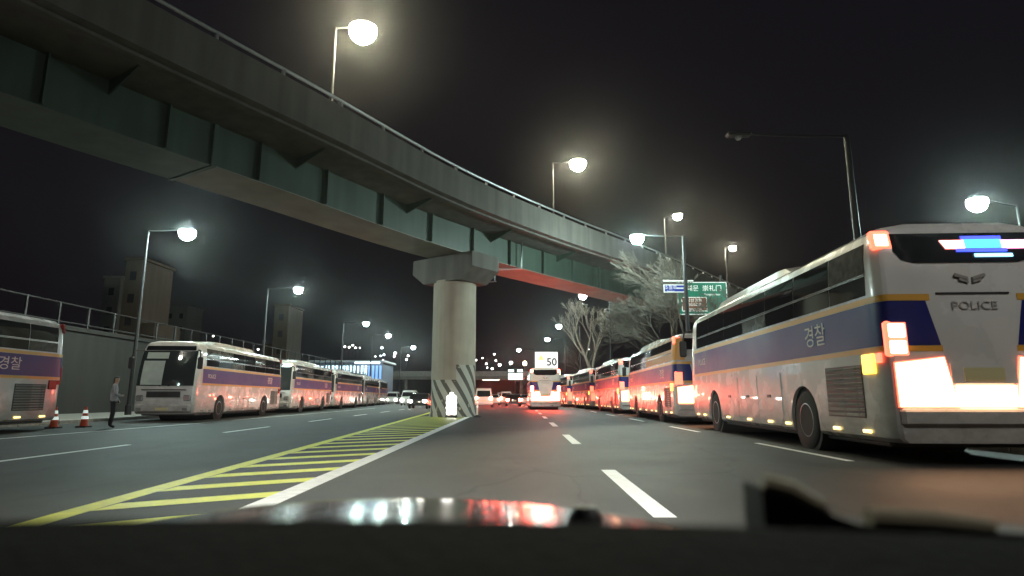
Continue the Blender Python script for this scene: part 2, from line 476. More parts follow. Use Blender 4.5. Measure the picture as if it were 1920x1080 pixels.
# ================================================================== OVERPASS
EDGE = [(-20,-6),(-16.6,2),(-13.4,9.2),(-10.2,15.2),(-7.1,20.5),(-2.6,28.4),(2.8,35.7),(9.2,43.4),(15.6,51.6),(22,60),(33,74),(45,90)]
def catmull(pts, step=.8):
    P = [Vector((*p, 0)) for p in pts]; out = []
    for i in range(1, len(P)-2):
        a, b, c, d = P[i-1:i+3]; n = max(2, int((c-b).length/step))
        for k in range(n):
            t = k/n
            out.append(.5*((2*b)+(c-a)*t+(2*a-5*b+4*c-d)*t*t+(3*b-a-3*c+d)*t**3))
    out.append(P[-2]); return out
PATH = catmull(EDGE)
def frame(i):
    d = (PATH[min(i+1, len(PATH)-1)]-PATH[max(i-1, 0)]).normalized()
    return PATH[i], d, Vector((-d.y, d.x, 0))           # point, forward, left
def pt(i, u, z):
    p, d, n = frame(i); q = p+n*u; return Vector((q.x, q.y, z))
def sweep(poly, i0, i1, step=1):
    b = MB(); n = len(poly); ids = list(range(i0, i1+1, step))
    if ids[-1] != i1: ids.append(i1)
    for i in ids:
        for (u, z) in poly: b.v.append(tuple(pt(i, u, z)))
    for k in range(len(ids)-1):
        for j in range(n):
            jj = (j+1) % n
            b.f.append((k*n+j, k*n+jj, (k+1)*n+jj, (k+1)*n+j))
    b.f.append(tuple(range(n))); e = (len(ids)-1)*n; b.f.append(tuple(e+j for j in range(n))[::-1])
    return b
NP = len(PATH)-1
def near_index(fn):
    return min(range(NP+1), key=fn)
def proj_x(v):
    x, y, z = v.x, v.y, v.z-CAMZ
    xr = x*math.cos(YAW)+y*math.sin(YAW); yr = -x*math.sin(YAW)+y*math.cos(YAW)
    fw = yr*math.cos(PITCH)+z*math.sin(PITCH); up = -yr*math.sin(PITCH)+z*math.cos(PITCH)
    return (960+F*xr/fw, 540-F*up/fw) if fw > .1 else (-9e9, 9e9)
ZS, ZD, ZT = 8.9, 10.55, 11.92              # soffit, slab edge underside, parapet top
over = empty('overpass', pt(NP//3, 3.7, 0))
OM = Matrix.Translation(over.location).inverted()
def oparent(o):
    o.parent = over; o.matrix_parent_inverse = OM; return o
oparent(sweep([(.02,ZD),(.02,10.95),(7.38,10.95),(7.38,ZD),(5.2,10.4),(2.2,10.4)], 0, NP).build('deck_slab', concrete))
oparent(sweep([(0,ZD-.06),(0,ZT),(.12,ZT+.03),(.26,ZT),(.36,10.96),(.36,ZD-.06)], 0, NP).build('parapet', concrete))
oparent(sweep([(7.4,ZD-.06),(7.4,ZT),(7.28,ZT+.03),(7.14,ZT),(7.04,10.96),(7.04,ZD-.06)], 0, NP).build('parapet', concrete))
IJ = near_index(lambda i: abs(proj_x(pt(i, 2.5, ZS))[0]-412))       # splice where the girder changes from green to grey below
IP = near_index(lambda i: abs(pt(i, 3.7, 0).y-33.0))                # pier
def girder(i0, i1, mw, mb):
    o = oparent(sweep([(2.5,ZS),(2.5,10.4),(2.53,10.4),(2.53,ZS+.03),(4.87,ZS+.03),(4.87,10.4),(4.9,10.4),(4.9,ZS)], i0, i1).build('box_girder', mw))
    s_ = oparent(sweep([(2.44,ZS-.035),(2.44,ZS-.003),(4.96,ZS-.003),(4.96,ZS-.035)], i0, i1).build('girder_soffit', mb))
    return o
girder(0, IJ, green_steel, green_steel)
girder(IJ, IP, green_steel, soffit_paint)
girder(IP, NP, green_steel, soffit_paint)
def plate(name, i, poly, th, m):
    p, d, n = frame(i); b = MB()
    b.prism([pt(i, u, z)-d*th/2 for (u, z) in poly], d*th)
    return oparent(b.build(name, m))
oparent(plate('splice_plate', IJ, [(2.38,ZS-.07),(2.38,10.38),(5.02,10.38),(5.02,ZS-.07)], .16, green_steel))
k = 3
while k < NP-4:                                                       # web stiffeners and slab brackets
    if abs(k-IJ) > 1 and k < NP*.8:
        plate('web_stiffener', k, [(2.30,ZS+.01),(2.30,10.41),(2.498,10.40),(2.498,ZS+.01)], .05, green_steel)
        if (k//4) % 2: plate('slab_bracket', k+2, [(2.498,9.95),(2.498,10.41),(.95,10.48),(.95,10.40)], .05, green_steel)
    k += 4
fascia_lip = sweep([(.37,ZD-.16),(.37,ZD-.001),(.62,ZD-.001),(.62,ZD-.16)], 0, NP)
oparent(fascia_lip.build('drip_edge', concrete))
rail = MB().tube([pt(i,.14,12.22) for i in range(0, NP+1, 2)], .06, 8)
oparent(rail.build('handrail', galv, None, True))
me_post = MB().box((-.05,-.05,-.32),(.05,.05,.0),.01).box((-.09,-.09,-.33),(.09,.09,-.29)).mesh('rail_post', galv)
k = 1
while k < NP-1:
    p, d, n = frame(k)
    o = bpy.data.objects.new('rail_post', me_post); COL.objects.link(o); oparent(o)
    q = pt(k,.14,12.24); o.location = q; o.rotation_euler = (0,0,math.atan2(d.y,d.x))
    k += 3
rail2 = MB().tube([pt(i,7.26,12.22) for i in range(0, NP+1, 2)], .06, 6)
oparent(rail2.build('handrail', galv, None, True))

# pier with hazard stripes painted round its foot
pier_paint = mat('striped_pier', (0.36, 0.315, 0.245), 0.75, var=0.12, scale=0.9, bump=0.2, bscale=10)
def pier_stripes():
    m = streak(pier_paint, .8, 1.08, (1.5,1.5,.1)); nt = m.node_tree; b = nt.nodes['Principled BSDF']
    src = b.inputs['Base Color'].links[0].from_socket
    N = nt.nodes.new; L = nt.links.new
    def math_(op, a, c=None):
        n = N('ShaderNodeMath'); n.operation = op
        for k_, v in enumerate((a, c)):
            if v is None: continue
            if isinstance(v, (int, float)): n.inputs[k_].default_value = v
            else: L(v, n.inputs[k_])
        return n.outputs[0]
    tc = N('ShaderNodeTexCoord'); sp = N('ShaderNodeSeparateXYZ'); L(tc.outputs['Object'], sp.inputs[0])
    ang = math_('ARCTAN2', sp.outputs[1], sp.outputs[0])
    h = math_('ADD', math_('MULTIPLY', sp.outputs[2], 1.0), math_('MULTIPLY', ang, 1.25*1.5))
    fr = math_('FRACT', math_('MULTIPLY', h, 1/0.98160))
    band = math_('LESS_THAN', fr, .42)
    # the right third of the painted foot reaches higher than the left
    top = math_('ADD', 1.95, math_('MULTIPLY', math_('GREATER_THAN', ang, -1.35), .8))
    low = math_('LESS_THAN', sp.outputs[2], top)
    nz = N('ShaderNodeTexNoise'); nz.inputs['Scale'].default_value = 3.5; nz.inputs['Detail'].default_value = 6
    L(tc.outputs['Object'], nz.inputs['Vector'])
    worn = math_('LESS_THAN', nz.outputs['Fac'], .62)
    mx = N('ShaderNodeMix'); mx.data_type = 'RGBA'
    L(math_('MULTIPLY', math_('MULTIPLY', low, band), worn), mx.inputs['Factor']); L(src, mx.inputs['A'])
    mx.inputs['B'].default_value = (0.09, 0.085, 0.07, 1)
    mx2 = N('ShaderNodeMix'); mx2.data_type = 'RGBA'
    L(math_('MULTIPLY', low, math_('SUBTRACT', 1.0, band)), mx2.inputs['Factor']); L(mx.outputs['Result'], mx2.inputs['A'])
    mx2.inputs['B'].default_value = (0.42, 0.41, 0.35, 1)
    L(mx2.outputs['Result'], b.inputs['Base Color'])
pier_stripes()
pc, pd_, pn = frame(IP); pc = pt(IP, 3.7, 0)
pier = oparent(MB().lathe([(1.3,-.3),(1.3,.05),(1.22,.25),(1.2,7.4)], 48).build('pier', pier_paint, None, True)); pier.location = pc
capm = MB(); poly = [(-2.25,8.76),(2.25,8.76),(2.25,7.95),(1.35,7.3),(-1.35,7.3),(-2.25,7.95)]
capm.prism([pc+pn*u+Vector((0,0,z))-pd_*1.15 for (u, z) in poly], pd_*2.3)
oparent(capm.build('pier_cap', concrete))
for su in (-.85, .85):
    for sd in (-.6, .6):
        c = pc+pn*su+pd_*sd
        bb = MB().box((c.x-.22,c.y-.22,8.765),(c.x+.22,c.y+.22,8.86),.02)
        oparent(bb.build('bearing', black_rub))
# downpipe and bracketed box by the pier
ID = near_index(lambda i: abs(proj_x(pt(i, 2.2, ZS+.8))[0]-981))
p0, p1 = pt(ID, 2.15, ZD-.1), pt(ID, 2.15, ZS-.15)
oparent(MB().tube([p0, p1, p1+Vector((-.9,-.35,-.1)), p1+Vector((-1.9,-.9,-.2))], .07, 8).build('downpipe', galv, None, True))
dev = oparent(MB().box((-.12,-.1,-.55),(.12,.1,.0),.02).tube([(-.2,0,-.05),(-.2,0,-.95)],.025,6).tube([(.2,0,-.05),(.2,0,-.75)],.025,6)
     .tube([(-.3,0,-.85),(.3,0,-.8)],.03,6).build('hanging_bracket', galv)); dev.location = p1+Vector((-1.8,-.9,-.15))
tag(over, 'curving concrete and green steel road overpass on a round pier', 'overpass')

# ================================================================== STREET LAMPS
ME_HEAD = MB().box((-.42,-.17,.0),(.42,.17,.14),.05).mesh('lamp_head', pole_m)
_l = MB(); _l.lathe([(.02,-.42),(.14,-.39),(.25,-.30),(.315,-.15),(.31,0)], 12); 
def lens_mesh(name, m, sx=1.08, sy=.95):
    b = MB(); b.v = [(x*sx, y*sy, z) for (x, y, z) in _l.v]; b.f = list(_l.f); return b.mesh(name, m, True)
LENS = {'cool': lens_mesh('lens', lens_cool), 'warm': lens_mesh('lens', lens_warm), 'white': lens_mesh('lens', lens_white),
        'off': lens_mesh('lens', head_off)}
def street_lamp(base, head, kind, label, group, tilt=0.0, rb=.11, rt=.055, drop=0.0, lens_scale=1.0, name='street_lamp'):
    base = Vector(base); head = Vector(head)
    t = empty(name, base); tag(t, label, 'street lamp', group)
    h = head-base; top = Vector((0, 0, h.z+.02))
    MB().tube([(0,0,0),(0,0,.5),(0,0,.52),(0,0,top.z-drop)], [rb*1.5,rb*1.5,rb,rt], 10).build('pole', pole_m, t, True)
    d = Vector((h.x, h.y, 0)); L = d.length; d.normalize()
    a0 = Vector((0,0,top.z-drop-.03))
    MB().tube([a0, a0+d*L*.35+Vector((0,0,drop*.7)), h-d*.35+Vector((0,0,.08))], [.045,.04,.035], 8).build('arm', pole_m, t, True)
    rz = math.atan2(d.y, d.x)
    hd = inst('lamp_head', ME_HEAD, t, h, (tilt, 0, rz))
    inst('lens', LENS[kind], hd, (0.02,0,-.003), (0,0,0), (lens_scale,)*3)
    return t
G_L = 'street lamps along the left pavement'; G_R = 'street lamps along the right pavement'; G_F = 'street lamps on the overpass'
def roadside(px, py, H, polex, kind, label, group, **kw):
    x, y, u = ray(px, py); t = (H-CAMZ)/u; hd = Vector((x*t, y*t, H))
    Y = hd.y; b = at(polex, HOR, Y)
    return street_lamp((b.x, Y, .13), hd, kind, label, group, **kw)
roadside(351,433,10,243,'cool','nearest lit lamp on the left, big cool glare above the white bus',G_L, lens_scale=1.25)
roadside(559,541,10,487,'cool','second lamp on the left, in front of the brown square tower',G_L)
roadside(686,605,10,637,'cool','third lamp on the left, above the building with lit windows',G_L)
roadside(728,628,10.2,692,'cool','fourth lamp on the left, just right of the lit windows',G_L)
roadside(775,650,10.2,748,'cool','fifth and farthest lamp on the left, beside the striped pier',G_L)
roadside(1385,256,10,1640,'off','unlit lamp on a tall pole with long arm behind the nearest bus',G_R, rb=.15, rt=.09, lens_scale=.35)
roadside(1195,443,10,1297,'cool','lit cool lamp whose pole carries the small blue sign',G_R, rb=.14, rt=.09, lens_scale=1.1)
roadside(1093,553,10.3,1148,'cool','lit cool lamp shining on the top of the pale bare tree',G_R)
roadside(1048,610,10.3,1090,'cool','lit lamp above the white board reading 50',G_R)
roadside(1027,635,10.3,1061,'cool','lit lamp just left of and below the one over the board',G_R)
roadside(973,655,10.3,1001,'white','lit lamp standing behind the pale green message board',G_R)
street_lamp((-21.6,14.5,.13), (-18.2,14.5,10), 'white', 'added unseen lamp on the left pavement, before the white bus', G_L, lens_scale=1.25)  # out of view, added in line with the row to light the bus nose
street_lamp((11.6,1.0,.13), (8.0,1.0,10), 'white', 'added unseen lamp on the right pavement behind the nearest bus', G_R, lens_scale=1.2)  # out of view, added to light the nearest bus's tail and the road
street_lamp((23.5,27.5,.13), at(1832,375,26.6), 'cool','bright greenish lamp above the roof of the nearest bus','street lamps along the right pavement', lens_scale=1.3)
for n_, (bx, by, px, py, Y) in enumerate([(-10.35,30.2,680,52,30.2),(2.7,47.5,1083,303,47.2),(15.8,63.6,1270,403,62.5),(27,77.2,1373,463,76.5)]):
    street_lamp((bx,by,10.95), at(px,py,Y), 'warm',
        ['largest warm lamp, on the overpass at the top of the picture','warm lamp on a thin pole over the middle of the overpass',
         'warm lamp over the green direction sign','farthest warm lamp, right of the green direction sign'][n_], G_F, lens_scale=[2.2,1.9,1.4,1.3][n_])

# ================================================================== BUSES
BW, BL = 1.3, 6.0                           # half width, half length
PROF = [(1.22,.30),(1.285,.36),(1.30,.55),(1.30,1.6),(1.29,2.3),(1.262,3.0),(1.235,3.22),(1.17,3.38),(1.03,3.48),(.7,3.54)]
def xs(z):
    if z <= PROF[0][1]: return PROF[0][0]
    for (a, za), (b, zb) in zip(PROF, PROF[1:]):
        if z <= zb: return a+(b-a)*(z-za)/(zb-za)
    return PROF[-1][0]
ENDS = [(-6.0,.90),(-5.97,.94),(-5.9,.972),(-5.75,.994),(-5.55,1.0)]
FEND = [(5.5,1.0),(5.72,.992),(5.88,.965),(5.96,.93),(6.0,.87)]
def warp(v):
    x, y, z = v
    if y < -5: y += (.16*max(0,(z-2.2)/1.3)**2)*min(1,(-5-y))
    if y > 5: y -= (.42*max(0,(z-1.25)/2.2)**1.7 + .10*max(0,(.95-z)/.6)**2)*min(1,(y-5))
    return (x, y, z)
def wb(mb):
    mb.v = [warp(v) for v in mb.v]; return mb
def bus_body():
    b = MB(); st = ENDS+[(y, 1.0) for y in (-4,-2,0,2,4)]+FEND
    ring = [(x, z) for (x, z) in PROF]+[(-x, z) for (x, z) in reversed(PROF)]
    n = len(ring); h = len(PROF)
    for (y, s_) in st:
        sz = 1-(1-s_)*.25
        for (x, z) in ring: b.v.append((x*s_, y, .3+(z-.3)*sz if z > 3.1 else z))
    for i in range(len(st)-1):
        for j in range(n):
            jj = (j+1) % n; b.f.append((i*n+j, i*n+jj, (i+1)*n+jj, (i+1)*n+j))
    for base in (0, (len(st)-1)*n):
        for j in range(h-1): b.f.append((base+j, base+j+1, base+n-2-j, base+n-1-j))
    wb(b)
    body = b.build('body', bus_white, None)
    # wheel openings
    for wy in (-3.0, 3.2):
        c = MB().lathe([(.62,-2),(.62,2)], 28, 'x', (0,wy,.52)).build('cut', None)
        md = body.modifiers.new('cut', 'BOOLEAN'); md.object = c; md.operation = 'DIFFERENCE'; md.solver = 'EXACT'
        bpy.context.view_layer.update()
        me = bpy.data.meshes.new_from_object(body.evaluated_get(bpy.context.evaluated_depsgraph_get()))
        body.modifiers.clear(); body.data = me; bpy.data.objects.remove(c)
    me = body.data; me.materials.clear(); me.materials.append(bus_white)
    me.polygons.foreach_set('use_smooth', [True]*len(me.polygons)); me.set_sharp_from_angle(angle=R(28))
    return body
def side_panel(mb, s, y0, y1, z0, z1, off=.006, nz=3, rc=0.0):
    # a panel lying on the bus flank (s = -1 driver side, +1 kerb side)
    vs = []; fs = []; zz = [z0+(z1-z0)*k/nz for k in range(nz+1)]
    for z in zz:
        for yv in (y0, y1):
            vs += [(s*(xs(z)+off), yv, z), (s*(xs(z)-.01), yv, z)]
    for k in range(nz):
        a = k*4; fs += [(a,a+2,a+6,a+4),(a,a+4,a+5,a+1),(a+2,a+3,a+7,a+6)]
    fs += [(0,1,3,2), (4*nz,4*nz+2,4*nz+3,4*nz+1)]
    mb.add(vs, fs); return mb
def perim(s, y_front, x_rear):
    pts = [(s, y_front), (s, -5.55)]
    out = [(1.0, y_front), (1.0, 0.0), (1.0, -5.0), (1.0, -5.55), (.994, -5.75), (.972, -5.9), (.94, -5.97), (.90, -6.0)]
    out += [(x_rear/1.3, -6.0)]
    return [(s*a, b_) for (a, b_) in out]
def belt(mb, s, z0, z1, y_front=5.45, x_rear=.5, off=.006, slant=0.0):
    P_ = perim(s, y_front, x_rear); vs = []; fs = []; nz = 2
    for i, (a, yv) in enumerate(P_):
        oy = -off if yv <= -5.9 else (-off*.6 if yv < -5.6 else 0)
        for k in range(nz+1):
            z = z0+(z1-z0)*k/nz
            xx = xs(z)*a
            if i == len(P_)-1: xx = a*1.3 + (a/abs(a))*slant*(k/nz)
            else: xx += (a/abs(a))*off
            vs.append((xx, yv+oy, z))
    n = nz+1
    for i in range(len(P_)-1):
        for k in range(nz): fs.append((i*n+k, (i+1)*n+k, (i+1)*n+k+1, i*n+k+1))
    mb.add(vs, fs); return mb
def rear_panel(mb, poly, off=.008, th=.02):
    vs = []; n = len(poly)
    for (x, z) in poly: vs.append((x, -6.0-off, z))
    for (x, z) in poly: vs.append((x, -6.0+th, z))
    fs = [tuple(range(n))]+[(k, (k+1) % n, n+(k+1) % n, n+k) for k in range(n)]
    mb.add(vs, fs); return mb
def front_panel(mb, x0, x1, z0, z1, off=.01, nz=6, wrap=0.0):
    # panel on the raked, rounded nose; columns follow the rounded corners
    cols = [(x, 0) for x in (x0, x0*.5+x1*.5, x1)] if not wrap else None
    vs = []; fs = []
    if wrap:
        stn = [(-1.0,5.5),(-.992,5.72),(-.965,5.88),(-.93,5.96),(-.87,6.0),(0,6.02),(.87,6.0),(.93,5.96),(.965,5.88),(.992,5.72),(1.0,5.5)]
        stn = [q for q in stn if abs(q[0]) <= wrap]
    else: stn = [(x/1.3, 6.0) for x in (x0, (x0+x1)/2, x1)]
    n = len(stn)
    for k in range(nz+1):
        z = z0+(z1-z0)*k/nz
        for (a, yv) in stn:
            w = xs(z) if wrap else 1.3
            vs.append((a*w+(off*.7 if a > .9 else (-off*.7 if a < -.9 else 0)), yv+off, z))
    for k in range(nz):
        for i in range(n-1): fs.append((k*n+i, k*n+i+1, (k+1)*n+i+1, (k+1)*n+i))
    mb.add(vs, fs); return mb
ME_TYRE = MB().lathe([(.30,-.15),(.47,-.16),(.515,-.13),(.52,0),(.515,.13),(.47,.16),(.30,.15)], 28, 'x').mesh('tyre', black_rub, True)
_r = MB().lathe([(.0,.06),(.09,.06),(.10,.02),(.20,.0),(.27,.05),(.30,.12),(.305,.152),(.29,.155),(.28,.10)], 24, 'x')
for k in range(8):
    t = 2*math.pi*k/8; _r.lathe([(.018,.02),(.018,.07),(0,.07)], 6, 'x', (0, .15*math.cos(t), .15*math.sin(t)))
ME_RIM = _r.mesh('rim', rim_m, True)
def add_wheel(parent, x, y, s, r=1.0):
    w = inst('wheel', ME_TYRE, parent, (x, y, .52*r), (0,0,0), (r, r, r))
    inst('rim', ME_RIM, w, (0,0,0), (0,0,0 if s > 0 else math.pi))
    return w
def make_bus():
    t = empty('police_bus')
    body = bus_body(); body.parent = t
    for wy in (-3.0, 3.2): MB().lathe([(.619,-1.24),(.619,1.24)], 24, 'x', (0,wy,.52)).build('wheel_housing', black_rub, t)
    wb(MB().box((-1.15,-5.6,.22),(1.15,5.5,.34),.03)).build('underbody', under, t)
    MB().box((-.95,-5.92,.34),(-.2,-5.0,.52),.03).box((.3,-5.9,.3),(.9,-5.2,.52),.03).tube([(.55,-5.3,.36),(.55,-6.03,.36)],.055,8).build('exhaust_box', under, t)
    for s in (-1, 1):
        # windows: seven panes in a dark band, a narrow lower row under a bright divider
        ys = [5.0,3.55,1.95,.35,-1.25,-2.85,-4.4,-5.62]
        for a, b_ in zip(ys, ys[1:]):
            p = side_panel(MB(), s, b_+.012, a-.012, 2.78, 3.24, .006, 4).build('side_window', glass, t, True)
            side_panel(MB(), s, b_+.012, a-.012, 2.44, 2.735, .006, 2).build('lower_window', glass, p, True)
        side_panel(MB(), s, -5.62, 5.0, 2.742, 2.772, .012, 1).build('window_divider', chrome, t)
        belt(MB(), s, 1.66, 2.30, 5.3, .52, .006, .14).build('navy_band', bus_navy, t, True)
        belt(MB(), s, 2.305, 2.40, 5.3, .60, .006).build('yellow_stripe', bus_gold, t, True)
        belt(MB(), s, 1.575, 1.655, 5.3, .50, .006).build('yellow_stripe', bus_gold, t, True)
        # luggage doors with handles
        for (a, b_) in ((2.35,.95),(.9,-.5),(-.55,-1.95)):
            dr = side_panel(MB(), s, b_, a, .48, 1.42, .012, 2).build('luggage_door', bus_white, t, True)
            MB().box((s*1.312,(a+b_)/2-.11,.93),(s*1.324,(a+b_)/2+.11,.99)).build('handle', dark_plastic, dr)
        v = side_panel(MB(), s, -5.3, -4.05, .62, 1.42, .008, 1).build('vent_grille', dark_plastic, t)
        sl = MB().box((-.012,-.60,-.022),(.02,.60,.022)).mesh('louvre', bus_white)
        for k in range(10): inst('louvre', sl, v, (s*1.305,-4.675,.665+k*.078), (0, s*.5, 0))
        for yv in (5.1,4.3,1.9,.2,-1.2,-2.2,-4.3,-5.3):
            MB().box((s*1.30,yv-.12,.405),(s*1.325,yv+.12,.455),.008).build('side_marker', marker, t)
        add_wheel(t, s*1.12, 3.2, s); add_wheel(t, s*1.12, -3.0, s); add_wheel(t, s*.80, -3.0, s)
        # mirror on a drooping arm
        ar = wb(MB()).tube([(s*1.15,5.62,3.12),(s*1.42,6.0,3.05),(s*1.46,6.05,2.75)], .03, 6).build('mirror_arm', dark_plastic, t, True)
        MB().box((s*1.36,6.0,2.25),(s*1.58,6.12,2.78),.04).build('mirror', dark_plastic, ar)
        # rear lamps, with glowing rims and panels added for their glare
        MB().box((s*.95,-6.015,1.50),(s*1.262,-5.9,2.01),.03).build('lamp_glow_rim', lamp_dim, t)  # glowing red rim imitating the glare round the lamps
        wb(MB().box((s*.98,-6.02,3.09),(s*1.262,-5.88,3.385),.03)).build('lamp_glow_rim', lamp_dim, t)
        rear_panel(MB(), [(s*.37,.79),(s*1.19,.79),(s*1.19,1.42),(s*.50,1.5)], .018).build('lamp_glow_rim', lamp_dim, t)
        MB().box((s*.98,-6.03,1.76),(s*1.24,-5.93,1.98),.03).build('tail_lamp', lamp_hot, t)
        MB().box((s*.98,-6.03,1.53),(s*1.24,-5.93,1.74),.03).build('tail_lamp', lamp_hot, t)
        MB().box((s*1.295,-5.72,1.27),(s*1.335,-5.38,1.56),.012).build('turn_lamp', amber, t)
        MB().box((s*1.285,-5.9,1.42),(s*1.315,-5.74,1.56),.01).build('side_reflector', lamp_dim, t)
        wb(MB().box((s*1.02,-6.03,3.12),(s*1.24,-5.9,3.34),.03)).build('high_lamp', lamp_hot, t)
        rear_panel(MB(), [(s*.40,.80),(s*1.17,.80),(s*1.18,1.40),(s*.52,1.48)], .03).build('brake_glow_panel', lamp_hot, t)  # brake lamp enlarged to a glowing panel, standing in for glare
    rear_panel(MB(), [(-.395,.80),(.395,.80),(.395,1.09),(-.395,1.09)], .03).build('bumper_glow_panel', lamp_hot, t)  # no lamp of the bus: glowing strip added to fill the glare
    MB().box((-1.18,-6.06,.52),(1.18,-5.85,.78),.05).build('rear_bumper', bus_white, t)
    rear_panel(MB(), [(-.44,1.12),(.44,1.12),(.44,1.40),(-.44,1.40)], .02).build('rear_hatch', bus_white, t)
    pw = rear_panel(MB(), [(-.27,1.16),(.27,1.16),(.27,1.34),(-.27,1.34)], .035).build('number_plate', mat('number_plate', (.6,.55,.3),.4), t)
    # rear window with the light display
    wpoly = [(-1.0,3.33),(-.99,3.05),(-.9,2.92),(-.72,2.87),(.72,2.87),(.9,2.92),(.99,3.05),(1.0,3.33)]
    rw = wb(rear_panel(MB(), wpoly, .012)).build('rear_window', glass, t)
    for nm, m_, x0, x1, z0, z1 in (('led_panel',led_red,-.36,.02,3.08,3.21),('led_panel',led_cyan,.02,.54,3.09,3.22),('led_panel',led_pink,.54,.92,3.08,3.21),
                                  ('led_panel',led_blue,.0,.56,3.225,3.275),('led_panel',led_blue,-.1,.6,3.03,3.085),('led_panel',led_ice,.14,.66,2.95,3.0)):
        wb(rear_panel(MB(), [(x0+(.12 if x0 < -.3 else 0),z0),(x1,z0),(x1,z1),(x0+(.05 if x0<-.3 else 0),z1)], .03)).build(nm, m_, rw)
    # winged badge and lettering on the tail
    em = MB()
    for s in (-1, 1):
        rear_panel(em, [(s*.03,2.60),(s*.22,2.66),(s*.20,2.70),(s*.03,2.645)], .012)
        rear_panel(em, [(s*.03,2.555),(s*.16,2.60),(s*.15,2.63),(s*.03,2.59)], .012)
    em.build('badge', mat('badge_grey', (.27,.25,.23), .5), t)
    rear_panel(MB(), [(-.5,2.395),(.5,2.395),(.5,2.42),(-.5,2.42)], .01).build('hatch_seam', dark_plastic, t)
    text('lettering', 'POLICE', .17, mat('lettering_grey', (.33,.32,.31), .5), t, (0,-6.016,2.22), (R(90),0,0), .003, sx=1.15)
    for s in (-1, 1):
        text('lettering', '경찰', .42, bus_letter, t, (s*1.307,-3.75,1.98), (R(90),0,s*R(90)), .002, sx=1.15)
        text('lettering', 'POLICE', .26, bus_letter, t, (s*1.307,4.35,1.98), (R(90),0,s*R(90)), .002)
    # nose
    front_panel(MB(), 0, 0, 1.52, 3.08, .008, 8, .94).build('windscreen', glass_pale, t, True)
    front_panel(MB(), 0, 0, 3.10, 3.30, .008, 2, .87).build('destination_glass', glass, t, True)
    gr = wb_front = MB(); front_panel(gr, -.72, .72, 1.02, 1.28, .012, 2); gr.build('grille', dark_plastic, t)
    front_panel(MB(), -.95, .95, 1.33, 1.37, .02, 1).build('chrome_strip', chrome, t)
    front_panel(MB(), -.18, .18, 1.11, 1.19, .02, 1).build('badge', chrome, t)
    wb(MB().box((-1.17,5.8,.36),(1.17,6.10,.74),.07)).build('front_bumper', bus_white, t)
    wb(MB().box((-.26,6.09,.46),(.26,6.12,.58))).build('number_plate', MATS['number_plate'], t)
    for s in (-1, 1):
        wb(MB().box((s*.84,5.84,.86),(s*1.16,6.04,1.12),.05)).build('headlamp', head_off, t)
        wb(MB().box((s*.86,6.07,.46),(s*1.08,6.115,.58),.02)).build('fog_lamp', head_off, t)
        MB().tube([(s*.15,6.04,1.5),(s*.62,5.99,1.62),(s*.15+s*.1,5.93,2.3)], .012, 5).build('wiper', dark_plastic, t)
    for v in t.children:
        if v.name.startswith(('windscreen','destination','grille','chrome','badge')) :
            pass
    # roof air conditioner
    ac = MB(); secs = [(-2.0,.0),(-1.6,.9),(-1.2,1.0),(2.6,1.0),(3.3,.85),(3.9,.0)]
    for (yv, k_) in secs:
        zt = 3.5+.24*k_
        for (x, z) in ((-.98,3.44),(-.9,zt-.05*k_),(-.6,zt),(.6,zt),(.9,zt-.05*k_),(.98,3.44)): ac.v.append((x,yv,z))
    for i in range(len(secs)-1):
        for j in range(5): ac.f.append((i*6+j, i*6+j+1, (i+1)*6+j+1, (i+1)*6+j))
    ac.build('roof_unit', bus_white, t, True)
    return t
def warp_front(t):
    for o in t.children:
        if o.type == 'MESH' and o.name.split('.')[0] in ('windscreen','destination_glass','grille','chrome_strip','badge','wiper'):
            for v in o.data.vertices:
                if v.co.y > 5: v.co = warp(v.co)
BUS = make_bus(); warp_front(BUS)
def set_parts(t, names, m):
    for o in t.children_recursive:
        if o.name.split('.')[0] in names: use_mat(o, m)
def place_bus(t, x, y, rz, label, group, w=1.0, h=1.0, l=1.0):
    t.location = (x, y, 0); t.rotation_euler = (0, 0, rz); t.scale = (w, l, h)
    tag(t, label, 'bus', group); return t
GR_, GL_ = 'police buses parked along the right kerb', 'police buses parked along the left kerb'
def bus_from_corners(t, xr, yr, xf, yf, label, group, w=1.0, flip=False, h=1.0):
    # rear-left corner and front-left corner of the driver side, on the ground
    d = Vector((xf-xr, yf-yr, 0)); l = d.length/12.0; d.normalize(); rt = Vector((d.y, -d.x, 0))
    c = Vector((xr, yr, 0))+d*6*l+rt*1.3*w
    return place_bus(t, c.x, c.y, math.atan2(-d.x, d.y), label, group, w, h, l)
B1 = BUS; bus_from_corners(B1, 5.62, 9.35, 6.02, 21.6, 'nearest bus on the right, red and blue display glowing in its rear window', GR_, 1.1, h=1.085)
def more(*a, lamps=None, disp=False, **k):
    t = copy_tree(BUS); bus_from_corners(t, *a, **k)
    if lamps is not None: set_parts(t, ('tail_lamp','brake_glow_panel','high_lamp','bumper_glow_panel'), lamps)
    if not disp: set_parts(t, ('led_panel',), glass)
    return t
glow_mid = emat('rear_glow_mid', (1.0, 0.42, 0.2), 5.0)
B2 = more(5.95,23.6,6.25,35.6, 'second bus on the right, partly hidden by the nearest one', GR_, lamps=glow_mid)
set_parts(B2, ('tail_lamp','high_lamp'), lamp_dim)
belt(MB(), -1, 2.46, 3.32, -5.66, .85, .007).build('corner_glow', mat('orange_glow_paint', (.62,.30,.05), .4), B2, True)  # orange lamp glow on the tail, put in as paint
B3 = more(6.1,37.8,6.0,49.8, 'third bus in the right row, below the pale bare tree', GR_, lamps=glow_mid)
set_parts(B3, ('tail_lamp','high_lamp'), lamp_dim)
B4 = more(5.85,51.8,5.3,63.8, 'fourth bus in the right row, sides glowing red', GR_, lamps=lamp_dim)
B5 = more(5.0,66.0,4.0,78.0, 'farthest bus of the right row, behind the bus with the board', GR_, lamps=lamp_dim)
